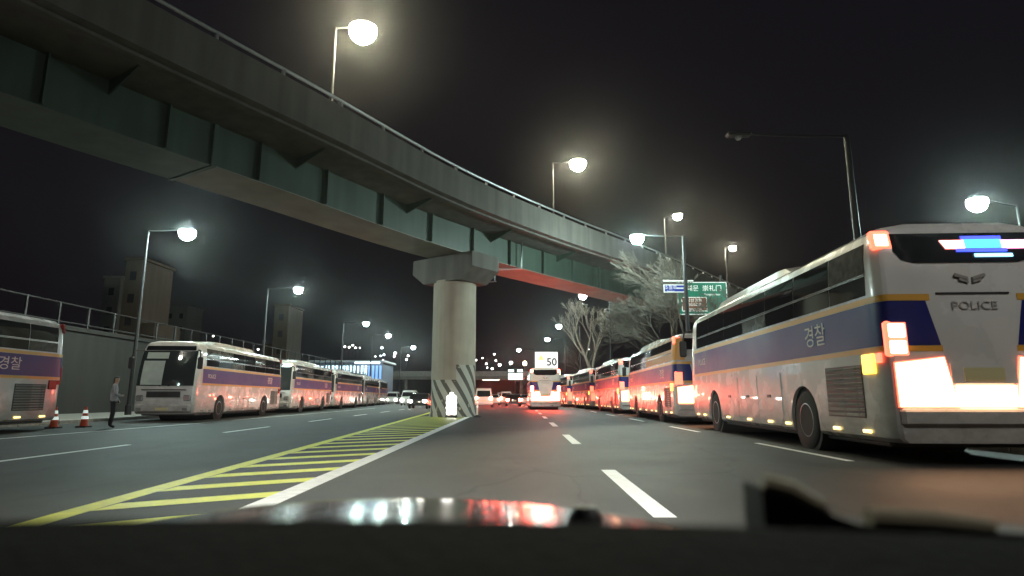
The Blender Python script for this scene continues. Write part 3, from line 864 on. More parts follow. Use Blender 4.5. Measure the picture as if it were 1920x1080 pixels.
lead = more(.72,50.5,.6,62.5, 'bus in the lane ahead with blazing brake lights under a white board', 'moving vehicles on the road ahead', lamps=lead_brake)
set_parts(lead, ('turn_lamp','side_marker'), lamp_dim)
# left row faces us: its driver side is on our side too
def left_bus(xf, yf, xr, yr, label, mk=False):
    t = copy_tree(BUS); bus_from_corners(t, xr, yr, xf, yf, label, GL_)
    set_parts(t, ('tail_lamp','brake_glow_panel','high_lamp','bumper_glow_panel','lamp_glow_rim','led_panel','turn_lamp','side_reflector'), lamp_off)
    set_parts(t, ('side_marker',), marker if mk else head_off)
    return t
left_bus(-14.75,7.9,-15.05,19.6,'dark bus at the left edge of the picture, seen from its side',True)
LB1 = left_bus(-14.35,26.4,-15.3,38.4,'white bus on the left showing its whole windscreen and nose')
glare_sheet = MB(); front_panel(glare_sheet, .12, 1.02, 1.56, 2.62, .045, 8); wb(glare_sheet).build('windscreen_reflection', mat('pale_reflection', (.45,.52,.47), .6, var=.15, scale=2), LB1)  # reflection on the windscreen, put in as a pale sheet
glare_strip = MB(); front_panel(glare_strip, .02, .95, 2.72, 3.0, .045, 3); wb(glare_strip).build('upper_reflection', MATS['pale_reflection'], LB1)  # upper strip of the painted windscreen reflection
left_bus(-15.5,40.6,-16.5,52.6,'second white-nosed bus on the left, behind the one with the big windscreen')
left_bus(-16.9,54.6,-17.5,66.6,'third bus in the left row, below the lit windows')
left_bus(-18.0,69.2,-19.1,81.0,'fourth bus in the left row, side lit red')
left_bus(-19.5,83.2,-21.0,95.0,'farthest bus of the left row')

# drawn curtains behind some panes, different on every bus
curtain = mat('curtained_glass', (.075,.068,.06), .12, var=.25, scale=7); curtain2 = mat('blue_curtained_glass', (.03,.038,.055), .12, var=.25, scale=7)
rc = random.Random(19)
for o in COL.objects:
    if o.type == 'MESH' and o.name.startswith(('side_window','lower_window')) and o.parent is not None:
        q = rc.random()
        if q < .16: use_mat(o, curtain)
        elif q < .26: use_mat(o, curtain2)

# ================================================================== SIGNS
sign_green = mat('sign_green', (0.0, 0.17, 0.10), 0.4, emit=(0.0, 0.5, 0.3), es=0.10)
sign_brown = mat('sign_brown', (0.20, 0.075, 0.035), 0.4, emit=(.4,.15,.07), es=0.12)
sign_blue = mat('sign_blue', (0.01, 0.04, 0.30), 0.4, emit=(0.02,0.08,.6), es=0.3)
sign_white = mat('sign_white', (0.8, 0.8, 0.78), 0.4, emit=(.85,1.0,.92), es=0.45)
SY = 40.0
a_, b_ = at(1268,529,SY), at(1366,590,SY)
gs = empty('direction_sign', ((a_.x+b_.x)/2, SY, 0)); w2, h2 = (b_.x-a_.x)/2, (a_.z-b_.z)/2; zc = (a_.z+b_.z)/2
MB().box((-w2,-.03,zc-h2),(w2,.03,zc+h2),.02).build('sign_panel', sign_white, gs)
MB().box((-w2+.06,-.045,zc-h2+.06),(w2-.06,-.028,zc+h2-.06),.01).build('green_field', sign_green, gs)
bx0, bx1, bz0, bz1 = -w2+.28, -w2+1.98, zc-h2+.22, zc-h2+1.2
MB().box((bx0,-.06,bz0),(bx1,-.044,bz1),.01).build('brown_border', sign_white, gs)
MB().box((bx0+.05,-.07,bz0+.05),(bx1-.05,-.059,bz1-.05),.01).build('brown_field', sign_brown, gs)
text('lettering', '숭례문', .44, sign_white, gs, (-.82,-.052,zc+h2-.46), (R(90),0,0), .004)
text('lettering', '崇礼门', .44, sign_white, gs, (.68,-.052,zc+h2-.46), (R(90),0,0), .004)
text('lettering', 'Sungnyemun', .22, sign_white, gs, (.7,-.052,zc+h2-.86), (R(90),0,0), .004)
bxm = (bx0+bx1)/2
text('lettering', '남산공원', .27, sign_white, gs, (bxm,-.076,bz1-.24), (R(90),0,0), .004)
text('lettering', '南山公园', .25, sign_white, gs, (bxm-.06,-.076,bz1-.52), (R(90),0,0), .004)
text('lettering', 'Namsan Park', .17, sign_white, gs, (bxm,-.076,bz0+.17), (R(90),0,0), .004)
MB().tube([(w2-.3,.22,.13),(w2-.3,.22,zc+h2+.5)], [.16,.12], 12).build('post', pole_m, gs, True)
for zz in (zc+.55, zc-.55): MB().tube([(-w2+.2,.09,zz),(w2-.1,.09,zz)], .05, 8).build('cross_bar', galv, gs, True)
tag(gs, 'large green and brown direction sign with white lettering behind the bus roof', 'road sign')

a_, b_ = at(1243,534,33.1), at(1290,549,33.1)
bs = empty('street_name_sign', ((a_.x+b_.x)/2, 33.0, 0)); w2, h2 = (b_.x-a_.x)/2, (a_.z-b_.z)/2; zc = (a_.z+b_.z)/2
def arrow_plate(mb, w, h, y0, y1):
    P_ = [(-w,-h),(w-h*.8,-h),(w-h*.25,-h*.6),(w,0),(w-h*.25,h*.6),(w-h*.8,h),(-w,h)]
    return mb.prism([(x,y0,zc+z) for (x, z) in P_], (0,y1-y0,0))
arrow_plate(MB(), w2, h2, -.02, .02).build('sign_panel', sign_white, bs)
arrow_plate(MB(), w2-.06, h2-.06, -.034, -.021).build('blue_field', sign_blue, bs)
text('lettering', '소월로', .26, sign_white, bs, (-.3,-.04,zc+.04), (R(90),0,0), .004)
text('lettering', 'Sowol-ro', .11, sign_white, bs, (-.3,-.04,zc-.15), (R(90),0,0), .003)
MB().box((.02,-.04,zc-.03),(.42,-.033,zc+.05)).build('arrow_bar', sign_white, bs)
MB().tube([(-w2,0,zc+h2+.2),(w2+.3,0,zc+h2+.2)], .04, 8).build('bracket', sign_white, bs, True)
tag(bs, 'small blue street name sign with white rounded border on lamp pole', 'road sign')

# white board reading 50 on the roof of the bus ahead
bp = lead.location; by_ = 51.6
a_, b_ = at(1003,660,by_), at(1046,690,by_)
wb_ = empty('speed_board', ((a_.x+b_.x)/2, by_, 3.5)); w2, h2 = (b_.x-a_.x)/2, (a_.z-b_.z)/2; zc = (a_.z+b_.z)/2-3.5
board_m = mat('lit_board', (.3,.3,.3), .5, emit=(1,.98,.97), es=.85)
MB().box((-w2,-.06,zc-h2),(w2,.06,zc+h2),.03).build('board', board_m, wb_)
for s in (-.45,.45): MB().tube([(s,0,-.05),(s,0,zc-h2+.01)], .035, 6).build('leg', galv, wb_, True)
text('lettering', '50', .9, mat('black_print',(.01,.01,.01),.5), wb_, (.45,-.066,zc-.2), (R(90),0,0), .004, bold=.02)
tri = [(-.72,-.064,zc+.0),(-.2,-.064,zc+.0),(-.46,-.064,zc+.46)]
MB().prism(tri, (0,-.008,0)).build('warning_triangle', mat('warning_yellow',(.8,.72,.1),.5, emit=(1,.9,.2), es=.75), wb_)
bea = emat('beacon_lamp', (1.0,.85,.55), 14)
for (px, py) in ((984,682),(1047,701)):
    p = at(px, py, by_)-wb_.location
    bc = MB().lathe([(.02,.22),(.12,.18),(.16,.08),(.16,-.08),(.1,-.14)], 10).build('beacon', bea, wb_, True, p)
    MB().tube([(0,0,-.12),(0,0,-.2-p.z if p.z > .3 else -.3)], .03, 6).build('stalk', galv, bc, True)
tag(wb_, 'white illuminated board reading 50 with yellow triangle on the bus roof', 'sign board')

# far message board and two small plates
a_, b_ = at(953,700,116), at(980,712,116)
ms = empty('message_board', ((a_.x+b_.x)/2, 116, 0)); w2 = (b_.x-a_.x)/2
mint = emat('board_mint', (.78,1.0,.9), 1.5)
MB().box((-w2,-.1,b_.z),(w2,.1,a_.z),.04).build('board', mint, ms)
for s in (-1, 1): MB().box((s*w2,-.1,a_.z+.25),(s*.35,.1,a_.z+.75),.03).build('plate', mint, ms)
MB().tube([(0,.25,0),(0,.25,a_.z+.8)], .16, 8).build('post', pole_m, ms, True)
tag(ms, 'pale green lit message board with two small plates far ahead', 'message board')

# ================================================================== AT THE PIER
hz_p = ground(847, 781); hz_p = Vector((pc.x+.12, pc.y-1.75, 0))
hz = empty('warning_light', hz_p)
MB().box((-.3,-.14,0),(.3,.14,.12),.03).build('base', dark_plastic, hz)
MB().box((-.26,-.03,.12),(.26,.04,1.15),.03).build('panel', mat('warning_panel_white',(.75,.75,.72),.5), hz)
glow = emat('warning_lamp_lit', (1.0,.97,.88), 9)
lm = MB().lathe([(.0,-.07),(.08,-.055),(.125,0),(.125,.04)], 12, 'y').mesh('lamp', glow, True)
for i in range(4):
    for s in (-1, 1):
        inst('lamp', lm, hz, (s*.15, -.07, .25+i*.25), (0,0,0), (1.0 if i % 3 else .85,)*3)
inst('lamp', lm, hz, (0,-.07,1.17), (0,0,0), (.9,.9,.9))
tag(hz, 'blazing white cluster of warning lamps at the foot of the pier', 'warning light')
dp = ground(886, 778); dp = Vector((pc.x+1.42, pc.y-1.2, 0))
dl = empty('delineator_post', dp)
MB().lathe([(.2,0),(.2,.04),(.1,.09),(.05,.12)], 14).build('foot', black_rub, dl, True)
MB().lathe([(.045,.11),(.042,.95),(.02,.97)], 12).build('tube', mat('delineator_white',(.75,.72,.6),.5), dl, True)
for zz in (.5,.72): MB().lathe([(.05,zz),(.05,zz+.1)], 12).build('band', sign_white, dl, True)
tag(dl, 'slim white delineator post right of the striped pier', 'bollard')

# ================================================================== BARE TREES
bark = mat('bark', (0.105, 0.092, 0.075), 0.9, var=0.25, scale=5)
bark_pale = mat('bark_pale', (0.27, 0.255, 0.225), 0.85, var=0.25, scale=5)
def tree(base, height, seed, m, label, lean=(0,0), spread=1.0, levels=5, trunk_r=.2, fork=.32, pollard=False, twig=.011):
    rnd = random.Random(seed); t = empty('bare_tree', base)
    tk, cr = MB(), MB()
    def grow(p, d, L, r, lev):
        n = 3 if lev < 2 else 2; pts = [p]; q = p.copy(); dd = d.copy()
        for k in range(n):
            dd = (dd+Vector((rnd.uniform(-1,1),rnd.uniform(-1,1),rnd.uniform(-.5,.8)))*(.10 if lev == 0 else .2)).normalized()
            q = q+dd*(L/n); pts.append(q.copy())
        r1 = max(r*(.72 if not pollard else .78), twig)
        rs = [r+(r1-r)*k/n for k in range(n+1)]
        (tk if lev < 3 else cr).tube(pts, rs, 7 if lev < 2 else (5 if lev < 3 else 3), cap=False)
        if lev >= levels: return
        kids = (3 if lev < 2 else rnd.choice((3,3,4))) if not pollard else rnd.choice((2,3,3))
        for i in range(kids):
            az = rnd.uniform(0, 6.28); tilt = rnd.uniform(.3,.85)*spread if lev else rnd.uniform(.35,.75)*spread
            a = dd.orthogonal().normalized(); b = dd.cross(a)
            nd = (dd*math.cos(tilt)+(a*math.cos(az+i*2.1)+b*math.sin(az+i*2.1))*math.sin(tilt))
            nd = (nd+Vector((lean[0],lean[1],.16 if not pollard else .3))*.5).normalized()
            st = pts[-1] if i == 0 else pts[max(1, n-rnd.choice((0,0,1)))]
            grow(st, nd, L*rnd.uniform(.62,.84), r1*rnd.uniform(.6,.85), lev+1)
    grow(Vector((0,0,0)), Vector((lean[0]*.25,lean[1]*.25,1)).normalized(), height*fork, trunk_r, 0)
    tk.build('trunk', m, t, True); cr.build('crown', m, t)
    tag(t, label, 'tree', 'bare winter trees on the right pavement'); return t
tree((10.1,37.0,.12), 11.4, 11, bark, 'big bare tree with drooping twigs left of the blue sign', (-.42,.0), .8, 7, .26, .25, False, .012)
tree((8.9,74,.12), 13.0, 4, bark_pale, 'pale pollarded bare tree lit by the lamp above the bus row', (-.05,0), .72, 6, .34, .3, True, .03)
tree((12.2,55,.12), 10.5, 23, bark, 'dim bare tree behind the lamp pole, between two other trees', (-.15,0), .9, 6, .2, .32)
tree((13.5,38,.12), 9.0, 31, bark, 'low dark bare tree under the green sign', (-.1,0), .95, 6, .18, .3)
tree((10.0,92,.12), 11.0, 41, bark, 'far bare tree just right of the board reading 50', (0,0), .8, 5, .22, .33)

# ================================================================== LEFT BACKGROUND
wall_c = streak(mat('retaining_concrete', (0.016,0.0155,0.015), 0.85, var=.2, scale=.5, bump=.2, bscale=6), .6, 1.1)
wx = lambda yv: -25.0-.02*(yv-20)
rw_ = empty('retaining_wall', (wx(50), 50, 0))
wm_ = Matrix.Translation(rw_.location).inverted()
def wpar(o): o.parent = rw_; o.matrix_parent_inverse = wm_; return o
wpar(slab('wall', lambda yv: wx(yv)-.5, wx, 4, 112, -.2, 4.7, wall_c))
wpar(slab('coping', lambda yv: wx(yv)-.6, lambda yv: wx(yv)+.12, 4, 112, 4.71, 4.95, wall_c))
yv = 4.5; mp_ = MB().box((-.05,-.05,4.9),(.05,.05,6.2)).mesh('rail_post', pole_m)
while yv < 112:
    o = bpy.data.objects.new('rail_post', mp_); COL.objects.link(o); wpar(o); o.location = (wx(yv)-.1, yv, 0); yv += 2.3
for zz in (5.15, 6.18): wpar(MB().tube([(wx(q)-.1,q,zz) for q in (4,40,76,112)], .045, 6).build('rail', pole_m, None, True))
tag(rw_, 'long grey retaining wall with railing behind the left buses', 'wall')

brownw = streak(mat('brown_tower_cladding', (0.065,0.047,0.03), 0.8, var=.15, scale=.3), .75, 1.1)
dim_win = mat('dark_window', (.02,.02,.025), .1)
def tower(px0, px1, pytop, Y, label, name='tower_block', m=brownw, depth=6, wing=None, rows=6):
    a, b = at(px0, pytop, Y), at(px1, pytop, Y); h = a.z; w = (b.x-a.x)/2
    t = empty(name, ((a.x+b.x)/2, Y, -.14))
    MB().box((-w,0,0),(w,depth,h),.08).build('wall', m, t)
    MB().box((-w-.15,-.15,h+.002),(w+.15,depth+.15,h+.35),.05).build('parapet', m, t)
    wm = MB().box((-.35,-.05,-.5),(.35,.02,.5)).mesh('window', dim_win)
    for r in range(rows):
        for c in range(max(1, int(w*2/1.8))):
            nC = max(1, int(w*2/1.8))
            inst('window', wm, t, ((c+.5)/nC*2*w-w, 0, h-1.8-r*2.6))
    if wing:
        x0, x1, hz_ = wing
        MB().box((x0,.8,0),(x1,depth,hz_),.06).build('wing', m, t)
    return tag(t, label, 'building')
tower(237,270,486,66,'tall brown tower block behind the nearest left lamp pole', rows=5, wing=(1.1,2.6,9.5))
tower(515,543,572,92,'square brown tower block right of the second left lamp', rows=4, wing=(-3.2,-1.2,9.5))
tower(196,228,520,78,'dark lower block left of the tall brown tower', m=mat('dark_render',(.09,.085,.08),.9,var=.2), rows=4)
tower(290,352,575,120,'wide dark house far behind the left railing', m=mat('grey_render',(.11,.108,.1),.9,var=.2), rows=2)
# station hall with a row of lit windows
YS = 104.0; a_, b_ = at(588,676,YS), at(716,712,YS); st = empty('station_building', ((a_.x+b_.x)/2, YS, -.14)); w2 = (b_.x-a_.x)/2
hall = mat('hall_cladding', (.16,.19,.24), .6, var=.1)
MB().box((-w2,0,0),(w2,9,a_.z-.2),.05).build('wall', hall, st)
rf = MB().box((-w2-.5,-1.2,a_.z-.19),(w2+.5,9.3,a_.z+.12),.06).build('roof', mat('roof_white',(.6,.65,.7),.5), st)
win_lit = emat('window_lit', (.62,.88,1.0), 2.4); win_blue = emat('window_lit_blue', (.12,.34,.9), 1.0)
nW = 19
for i in range(nW):
    x = -w2+(i+.5)*2*w2/nW; m_ = win_blue if i > 14 else win_lit
    f = MB().box((x-.19,-.05,b_.z+.1-(.4 if i > 9 else 0)),(x+.19,.03,a_.z-.75)).build('window', m_, st)
for i in range(nW+1):
    x = -w2+i*2*w2/nW; MB().box((x-.06,-.22,0),(x+.06,-.002,a_.z-.2)).build('mullion', hall, st)
MB().box((w2*.25,-1.1,a_.z-.42),(w2*.95,-.7,a_.z-.21)).build('canopy_light', emat('canopy_light',(.75,.95,1.0),5), st)
tag(st, 'long station hall with a row of pale blue lit windows', 'building')

# far footbridge over the road
YB = 128.0; fb = empty('footbridge', (at(850,746,YB).x, YB, 0)); ox = fb.location.x
xa, xb = at(725,746,YB).x-ox, at(1000,746,YB).x-ox; zb_ = at(850,712,YB).z
MB().box((xa,-1.4,zb_),(xb,1.4,zb_+.7),.05).build('deck', concrete, fb)
for yq in (-1.38, 1.3): MB().box((xa,yq,zb_+.702),(xb,yq+.08,zb_+1.75)).build('parapet', mat('far_parapet',(.2,.19,.18),.8,var=.2), fb)
for px in (760, 815, 978): MB().lathe([(.4,0),(.38,zb_-.002)], 14).build('column', concrete, fb, True, (at(px,746,YB).x-ox,0,0))
for px in (925,): MB().box((at(905,746,YB).x-ox,-.6,zb_-.12),(at(936,746,YB).x-ox,-.2,zb_-.002)).build('strip_light', emat('strip_light_warm',(1.0,.8,.55),5), fb)
tag(fb, 'distant footbridge crossing the road behind the pier', 'footbridge')

# ================================================================== FAR VEHICLES
def make_car(kind, paint_m, front_lit, rear_m, label, group, loc, rz, name):
    t = empty(name, loc, rz)
    if kind == 'van':
        L, W, H = 2.5, .95, 2.0
        prof = [(-L,.35),(-L,1.0),(-L+.08,1.85),(-L+.3,H),(1.0,H),(1.55,1.75),(1.95,1.15),(L-.05,.98),(L,.6),(L,.35)]
        glz = (1.12, 1.78)
    else:
        L, W, H = 2.3, .9, 1.46
        prof = [(-L,.3),(-L,.85),(-L+.15,.98),(-L+.6,1.02),(-1.25,H-.04),(-.2,H),(.55,H-.06),(1.2,1.0),(L-.15,.82),(L,.6),(L,.3)]
        glz = (1.02, H-.1)
    b = MB(); n = len(prof)
    for (s, ins) in ((-1,.0),(-1,1),(1,1),(1,0)):
        pass
    cols = [(-W,.0),(-W+.06,.06),(W-.06,.06),(W,.0)]
    for (x, e) in cols:
        for (yv, z) in prof:
            k_ = max(0,(z-.95))*.22 if z > .95 else 0
            xx = x-(k_ if x > 0 else -k_)
            b.v.append((xx, yv*(1-.0 if e else .985), z+(e*.35 if z > .9 else 0)*.1))
    for i in range(3):
        for j in range(n):
            jj = (j+1) % n; b.f.append((i*n+j, i*n+jj, (i+1)*n+jj, (i+1)*n+j))
    b.f.append(tuple(range(n))); b.f.append(tuple(3*n+j for j in range(n))[::-1])
    b.build('body', paint_m, t, True)
    z0, z1 = glz; ins0, ins1 = (z0-.95)*.22, (z1-.95)*.22
    for s in (-1, 1):
        y0, y1 = (-L+.35, 1.5) if kind == 'van' else (-1.2, .9)
        MB().add([(s*(W-ins0+.008),y0-.0,z0),(s*(W-ins0+.008),y1,z0),(s*(W-ins1+.008),y1-.45,z1),(s*(W-ins1+.008),y0+.2,z1)],[(0,1,2,3)]).build('side_window', glass, t)
        w_ = W-.2
        for wy in (-L*.6, L*.6): add_wheel(t, s*(W-.1), wy, s, .62)
        zl = .95 if kind == 'van' else .78
        MB().box((s*(W-.04),-L-.03,zl-.12),(s*(W-.34),-L+.08,zl+.12),.02).build('tail_lamp', rear_m, t)
        MB().box((s*(W-.06),L-.12,.62),(s*(W-.4),L+.02,.8),.03).build('headlamp', head_on if front_lit else head_off, t)
    if kind == 'van':
        MB().add([(-.72,-L-.012,1.12),(.72,-L-.012,1.12),(.66,-L+.058,1.75),(-.66,-L+.058,1.75)],[(0,1,2,3)]).build('rear_window', glass, t)
        MB().add([(-.78,1.985,1.2),(.78,1.985,1.2),(.7,1.6,1.75),(-.7,1.6,1.75)],[(0,1,2,3)]).build('windscreen', glass, t)
    else:
        MB().add([(-.72,-L+.62,1.06),(.72,-L+.62,1.06),(.62,-1.27,H-.05),(-.62,-1.27,H-.05)],[(0,1,2,3)]).build('rear_window', glass, t)
        MB().add([(-.74,1.17,1.06),(.74,1.17,1.06),(.64,.57,H-.05),(-.64,.57,H-.05)],[(0,1,2,3)]).build('windscreen', glass, t)
    MB().box((-W+.04,-L-.06,.3),(W-.04,-L+.1,.55),.04).build('rear_bumper', paint_m, t)
    MB().box((-W+.04,L-.1,.3),(W-.04,L+.06,.52),.04).build('front_bumper', paint_m, t)
    MB().box((-.26,-L-.035,.62),(.26,-L-.005,.74)).build('number_plate', MATS['number_plate'], t)
    return tag(t, label, kind if kind == 'van' else 'car', group)
car_white = mat('car_white', (.6,.6,.58), .3, coat=.5); car_silver = mat('car_silver', (.35,.35,.36), .3, metal=.5, coat=.5)
car_black = mat('car_black', (.02,.02,.022), .2, coat=.8); car_red = mat('car_red', (.3,.02,.02), .3, coat=.6)
GV = 'moving vehicles on the road ahead'
def gx(px, Y): return at(px, HOR, Y).x
make_car('van', car_white, False, car_brake, 'white van ahead right beside the pier, brake lights on', GV, (gx(908,66),66,0), R(2), 'van')
make_car('car', car_black, False, car_brake, 'dark car ahead of the lead bus, seen between van and bus', GV, (gx(962,72),72,0), R(3), 'car')
make_car('car', car_silver, False, car_brake, 'silver car in the lane left of the bus with the board', GV, (gx(985,84),84,0), R(4), 'car')
make_car('car', car_red, False, car_brake, 'red car far ahead behind the white van', GV, (gx(893,96),96,0), R(4), 'car')
make_car('van', car_silver, False, car_brake, 'farthest silver van under the footbridge', GV, (gx(940,112),112,0), R(5), 'van')
for n_, (px, Y, k, m_, lab) in enumerate([(925,84,'car',car_white,'white car beyond the white van, left of the footbridge light'),(948,98,'van',car_white,'white van under the message board, brake lights on'),
      (972,102,'car',car_black,'black car beyond the silver car left of the lead bus'),(1000,94,'van',car_silver,'silver van half hidden by the bus with the board'),
      (905,122,'car',car_silver,'silver car almost under the footbridge by the pier'),(930,134,'car',car_red,'red car beyond the footbridge'),(958,130,'car',car_white,'white car beyond the footbridge below the message board')]):
    make_car(k, m_, False, car_brake, lab, GV, (gx(px,Y),Y,0), R(4), 'van' if k == 'van' else 'car')
make_car('car', car_black, True, lamp_off, 'dark oncoming car with headlights lit left of the pier', 'oncoming vehicles on the left lanes', (gx(788,58),58,0), R(183), 'car')
make_car('van', car_white, True, lamp_off, 'white oncoming van with headlights lit behind the dark car', 'oncoming vehicles on the left lanes', (gx(768,82),82,0), R(184), 'van')
make_car('van', car_white, True, lamp_dim, 'white van parked at the end of the left bus row', 'vehicles parked at the left kerb', (gx(737,100),100,0), R(186), 'van')
make_car('car', car_silver, True, lamp_dim, 'silver oncoming car far off between the two white vans', 'oncoming vehicles on the left lanes', (gx(752,110),110,0), R(185), 'car')

# ================================================================== PERSON, CONES
skin_m = mat('skin', (.42,.28,.2), .6); jacket = mat('grey_jacket', (.33,.34,.35), .8, var=.15, scale=9); trouser = mat('dark_trousers', (.018,.018,.022), .85)
hair_m = mat('dark_hair', (.012,.011,.01), .6); shoe = mat('black_shoes', (.012,.012,.012), .5)
def person(loc, rz, label, joints, edges, rad, mats_fn, name='person', group=None):
    me = bpy.data.meshes.new('body'); me.from_pydata(joints, edges, []); o = bpy.data.objects.new('body', me); COL.objects.link(o)
    md = o.modifiers.new('skin', 'SKIN'); sub = o.modifiers.new('sub', 'SUBSURF'); sub.levels = 2; sub.render_levels = 2
    for i, sv in enumerate(me.skin_vertices[0].data):
        sv.radius = rad[i] if isinstance(rad[i], tuple) else (rad[i], rad[i]); sv.use_root = (i == 0)
    bpy.context.view_layer.update()
    m2 = bpy.data.meshes.new_from_object(o.evaluated_get(bpy.context.evaluated_depsgraph_get()))
    bpy.data.objects.remove(o)
    m2.name = 'body'; m2.materials.clear()
    for m_ in (skin_m, jacket, trouser, hair_m, shoe): m2.materials.append(m_)
    for p in m2.polygons: p.material_index = mats_fn(p.center); p.use_smooth = True
    t = empty(name, loc, rz); b = bpy.data.objects.new('body', m2); COL.objects.link(b); b.parent = t
    tag(t, label, 'person', group); return t
J = [(0,0,.95),(0,0,1.12),(0,.0,1.36),(0,.0,1.46),(0,.01,1.54),(0,.02,1.64),(0,.02,1.72),
     (.19,0,1.38),(.26,.05,1.12),(.16,.22,1.06),(.09,.28,1.10),
     (-.19,0,1.38),(-.25,-.02,1.12),(-.22,.12,.90),(-.21,.16,.82),
     (.10,0,.90),(.12,.03,.50),(.13,-.01,.10),(.14,.13,.045),
     (-.10,0,.90),(-.13,.0,.50),(-.14,-.06,.10),(-.15,.08,.045)]
E = [(0,1),(1,2),(2,3),(3,4),(4,5),(5,6),(2,7),(7,8),(8,9),(9,10),(2,11),(11,12),(12,13),(13,14),(0,15),(15,16),(16,17),(17,18),(0,19),(19,20),(20,21),(21,22)]
RR = [(.17,.12),(.16,.115),(.17,.12),(.075,.075),(.075,.085),(.085,.105),(.05,.06),.075,.058,.043,.035,.075,.058,.043,.035,.095,.068,.047,.045,.095,.068,.047,.045]
def pm(c):
    if c.z < .1: return 4
    if c.z < .9 and abs(c.x) < .185: return 2
    if c.z > 1.47: return 3 if (c.z > 1.66 or c.y < -.02) else 0
    if (c.y > .25 and c.x > 0) or (c.z < .87): return 0
    return 1
pp = ground(207, 803)
per = person((pp.x, pp.y, 0), R(-60), 'person in grey jacket and dark trousers standing before the white bus', J, E, RR, pm)
cone_m = mat('cone_orange', (.55,.07,.02), .55, var=.15, scale=9)
def cone(loc, label):
    t = empty('traffic_cone', loc)
    MB().box((-.18,-.18,0),(.18,.18,.045),.015).build('base', black_rub, t)
    c = MB().lathe([(.145,.046),(.12,.1),(.04,.68),(.03,.7),(.0,.7)], 16).build('cone', cone_m, t, True)
    for z0 in (.28,.48):
        r0 = .145-(.145-.04)*(z0-.046)/.634+.006; r1 = .145-(.145-.04)*(z0+.1-.046)/.634+.006
        MB().lathe([(r0,z0),(r1,z0+.1)], 16).build('band', sign_white, c, True)
    return tag(t, label, 'traffic cone', 'traffic cones beside the left buses')
p = ground(157, 801); cone(p, 'orange traffic cone with white bands nearer the standing person')
p = ground(100, 803); cone(p, 'orange traffic cone close to the tail of the dark bus')

# ================================================================== LIGHTS ON THE FAR SLOPES
from mathutils.bvhtree import BVHTree
slopes = [BVHTree.FromPolygons([o.matrix_world @ v.co for v in o.data.vertices], [p.vertices[:] for p in o.data.polygons]) for o in COL.objects if o.name.startswith('hill')]
far_l = emat('far_lamp', (1.0,.97,.92), 16); far_b = emat('far_lamp_blue', (.7,.85,1.0), 16)
me_far = {k: MB().lathe([(0,-.36),(.3,-.24),(.4,0),(.3,.24),(0,.36)], 8).mesh('lamp_globe', m_, True) for k, m_ in (('w',far_l),('b',far_b))}
me_fp = MB().tube([(0,0,0),(0,0,3.6)], .09, 6).mesh('lamp_post', pole_m)
for n_, (px, py, k, sc) in enumerate([(648,651,'w',.9),(656,652,'w',.8),(663,648,'w',.8),(668,653,'w',.7),(676,653,'w',.5),(717,653,'b',1.1),(721,666,'b',.9),(715,668,'b',.7),(705,669,'w',.5),
        (742,663,'w',1.1),(740,669,'w',.8),(766,668,'w',.9),(763,675,'w',.7),(719,677,'b',.9),(893,676,'w',.8),(912,683,'w',.9),(914,690,'w',.6),(927,665,'w',.8),(930,677,'w',.8),
        (923,692,'w',1.1),(937,685,'w',1.4),(958,681,'w',1.7),(905,672,'w',.5),(402,631,'w',.8),(486,656,'w',.9),(334,601,'w',.4),(1103,656,'w',.6)]):
    x, y_, z = ray(px, py); hit = None
    for s_ in slopes:
        h_ = s_.ray_cast(Vector((0,0,CAMZ)), Vector((x,y_,z)).normalized())
        if h_[0] is not None and (hit is None or h_[3] < hit[1]): hit = (h_[0], h_[3])
    P_ = hit[0] if hit else at(px, py, 235)
    t = empty('hillside_lamp', (P_.x, P_.y-1, P_.z-3.8))
    inst('lamp_post', me_fp, t); inst('lamp_globe', me_far[k], t, (0,0,3.9), (0,0,0), (sc,sc,sc))
    tag(t, 'tiny point of light among the lamps on the far dark slope', 'lamp', 'lamps scattered over the far slopes')

# ================================================================== OUR OWN CAR
own = empty('own_car', (-.28, .9, 0))
gloss = mat('black_car_paint', (.005,.005,.006), .18, spec=.25, coat=.1)
def onv(px, py, Y): v = at(px, py, Y); return v-Vector((-.28,.9,0))
crest = onv(720, 933, 1.62); le = onv(250, 968, 1.5); re_ = onv(1150, 967, 1.5)
b = MB(); nx, ny = 36, 14; xw = .92
for j in range(ny+1):
    v = j/ny; yv = -.18+v*1.0; zl_ = 0
    for i in range(nx+1):
        u = -1+2*i/nx; ua = abs(u)
        yy_ = yv-.18*ua**2.5*v
        z = crest.z+.055*(1-v)-.055*max(0,v-.75)**2*16*.3-.115*ua**2.2*(.55+.45*v)-.02*(ua > .75)*(ua-.75)*4
        b.v.append((u*xw, yy_, z))
for j in range(ny):
    for i in range(nx):
        a = j*(nx+1)+i; b.f.append((a, a+1, a+nx+2, a+nx+1))
# front fascia below the bonnet lip
r0 = ny*(nx+1); base = len(b.v)
for i in range(nx+1):
    x, yv, z = b.v[r0+i]; b.v.append((x, yv+.07, z-.16))
for i in range(nx+1):
    x, yv, z = b.v[base+i]; b.v.append((x, yv+.02, .25))
for i in range(nx):
    b.f.append((r0+i, r0+i+1, base+i+1, base+i)); c2 = base+nx+1; b.f.append((base+i, base+i+1, c2+i+1, c2+i))
b.build('bonnet', gloss, own, True)
dash_m = mat('dashboard', (.003,.0028,.003), .9, bump=.3, bscale=90, spec=.08)
b = MB(); n = 24; zt0 = onv(700, 974, .5).z
for j, (yv, dz) in enumerate(((-.36,0),(-.40,.0),(-.52,-.015),(-.75,-.05),(-.75,-.5))):
    for i in range(n+1):
        u = -1+2*i/n; b.v.append((u*.85+.1, yv-.05*u*u, zt0+dz-.018*u*u-(.3 if j == 0 else 0)))
for j in range(4):
    for i in range(n):
        a = j*(n+1)+i; b.f.append((a, a+1, a+n+2, a+n+1))
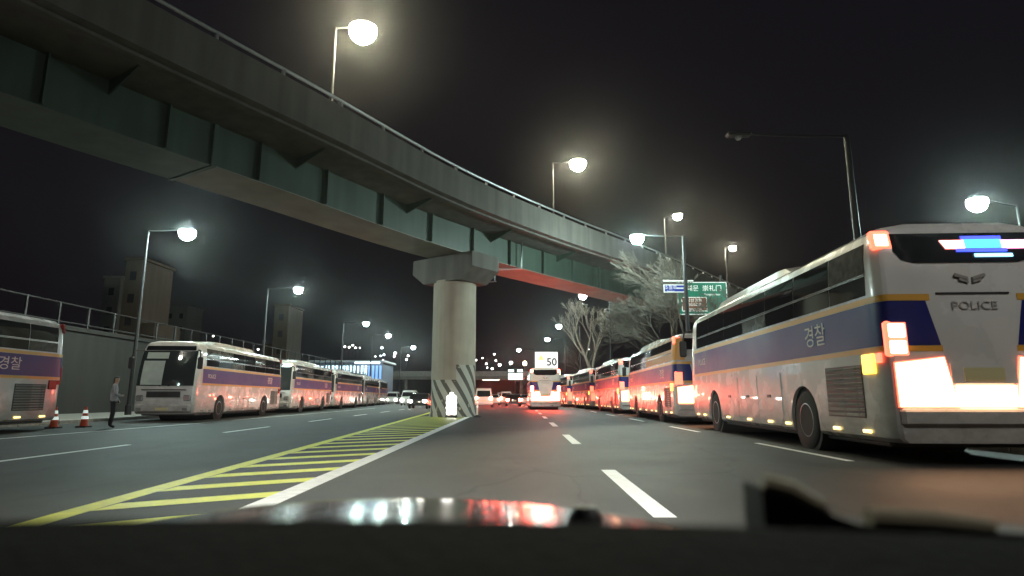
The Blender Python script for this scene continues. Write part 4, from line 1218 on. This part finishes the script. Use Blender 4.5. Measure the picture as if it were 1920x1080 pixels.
b.build('dashboard', dash_m, own, True)
p = onv(1098, 969, 1.05)
MB().lathe([(.03,-.03),(.03,.0),(.018,.016),(.0,.02)], 14).build('washer_nozzle', dark_plastic, own, True, p)
spot_m = emat('own_headlamp', (1.0,.97,.92), 4)
for s in (-1, 1):
    MB().box((s*.45,.90,.50),(s*.72,.97,.62),.03).build('headlamp', spot_m, own)
    ld = bpy.data.lights.new('headlamp_beam', 'SPOT'); ld.energy = 2700; ld.spot_size = R(72); ld.spot_blend = .9; ld.shadow_soft_size = .06; ld.color = (1,.98,.94)
    lo = bpy.data.objects.new('headlamp_beam', ld); COL.objects.link(lo); lo.parent = own; lo.location = (s*.58, 1.0, .57); lo.rotation_euler = (R(84), 0, R(5))
roof = MB(); ny = 6
for j in range(ny+1):
    yv = -2.4+j/ny*1.75
    for i in range(9):
        u = -1+i/4; roof.v.append((u*.72+.0, yv, 1.34-.08*u*u-.05*((yv+1.5)/.9)**2))
for j in range(ny):
    for i in range(8): a = j*9+i; roof.f.append((a, a+1, a+10, a+9))
roof.build('roof', gloss, own, True)
for s in (-1, 1): MB().box((s*.80,-2.4,.35),(s*.86,-.2,.86),.02).build('door', gloss, own)
tag(own, 'glossy black bonnet and dark dashboard of the car in the foreground', 'car')
# worn tray on the dashboard, close to the lens
trim = mat('tan_trim', (.36,.31,.2), .6); tray_m = mat('tray_black', (.012,.01,.012), .7)
tr = empty('dashboard_tray', at(1660, 1080, .60)); o0 = tr.location
def tp(px, py, Y=.60): return at(px, py, Y)-o0
MB().prism([tp(1428,915),tp(1530,955),tp(1615,985),tp(1990,1005),tp(1990,1200),tp(1450,1200)], (0,.05,0)).build('tray', tray_m, tr)
MB().tube([tp(1430,905,.61),tp(1480,918,.61),tp(1535,948,.61)], [.008,.009,.008], 8).build('trim_bar', trim, tr, True)
MB().tube([tp(1535,948,.61),tp(1560,985,.61),tp(1590,1040,.61)], [.007,.006,.006], 8).build('trim_bar', mat('trim_dark',(.08,.075,.07),.6), tr, True)
MB().tube([tp(1628,972,.61),tp(1740,978,.61),tp(1860,990,.61)], [.01,.011,.008], 8).build('trim_bar', trim, tr, True)
tag(tr, 'black dashboard tray with tan trim bars at the lower right', 'tray')

# ================================================================== NIGHT HAZE
hzm = bpy.data.materials.new('night_haze'); hzm.use_nodes = True
nt = hzm.node_tree; nt.nodes.clear()
pv = nt.nodes.new('ShaderNodeVolumePrincipled'); mo = nt.nodes.new('ShaderNodeOutputMaterial')
pv.inputs['Color'].default_value = (.95,.95,.95,1); pv.inputs['Density'].default_value = 0.0003; pv.inputs['Anisotropy'].default_value = 0.935
nt.links.new(pv.outputs[0], mo.inputs['Volume'])
hb = MB().box((-620,-70,-1.2),(620,720,62)).build('haze', hzm); hb['kind'] = 'stuff'
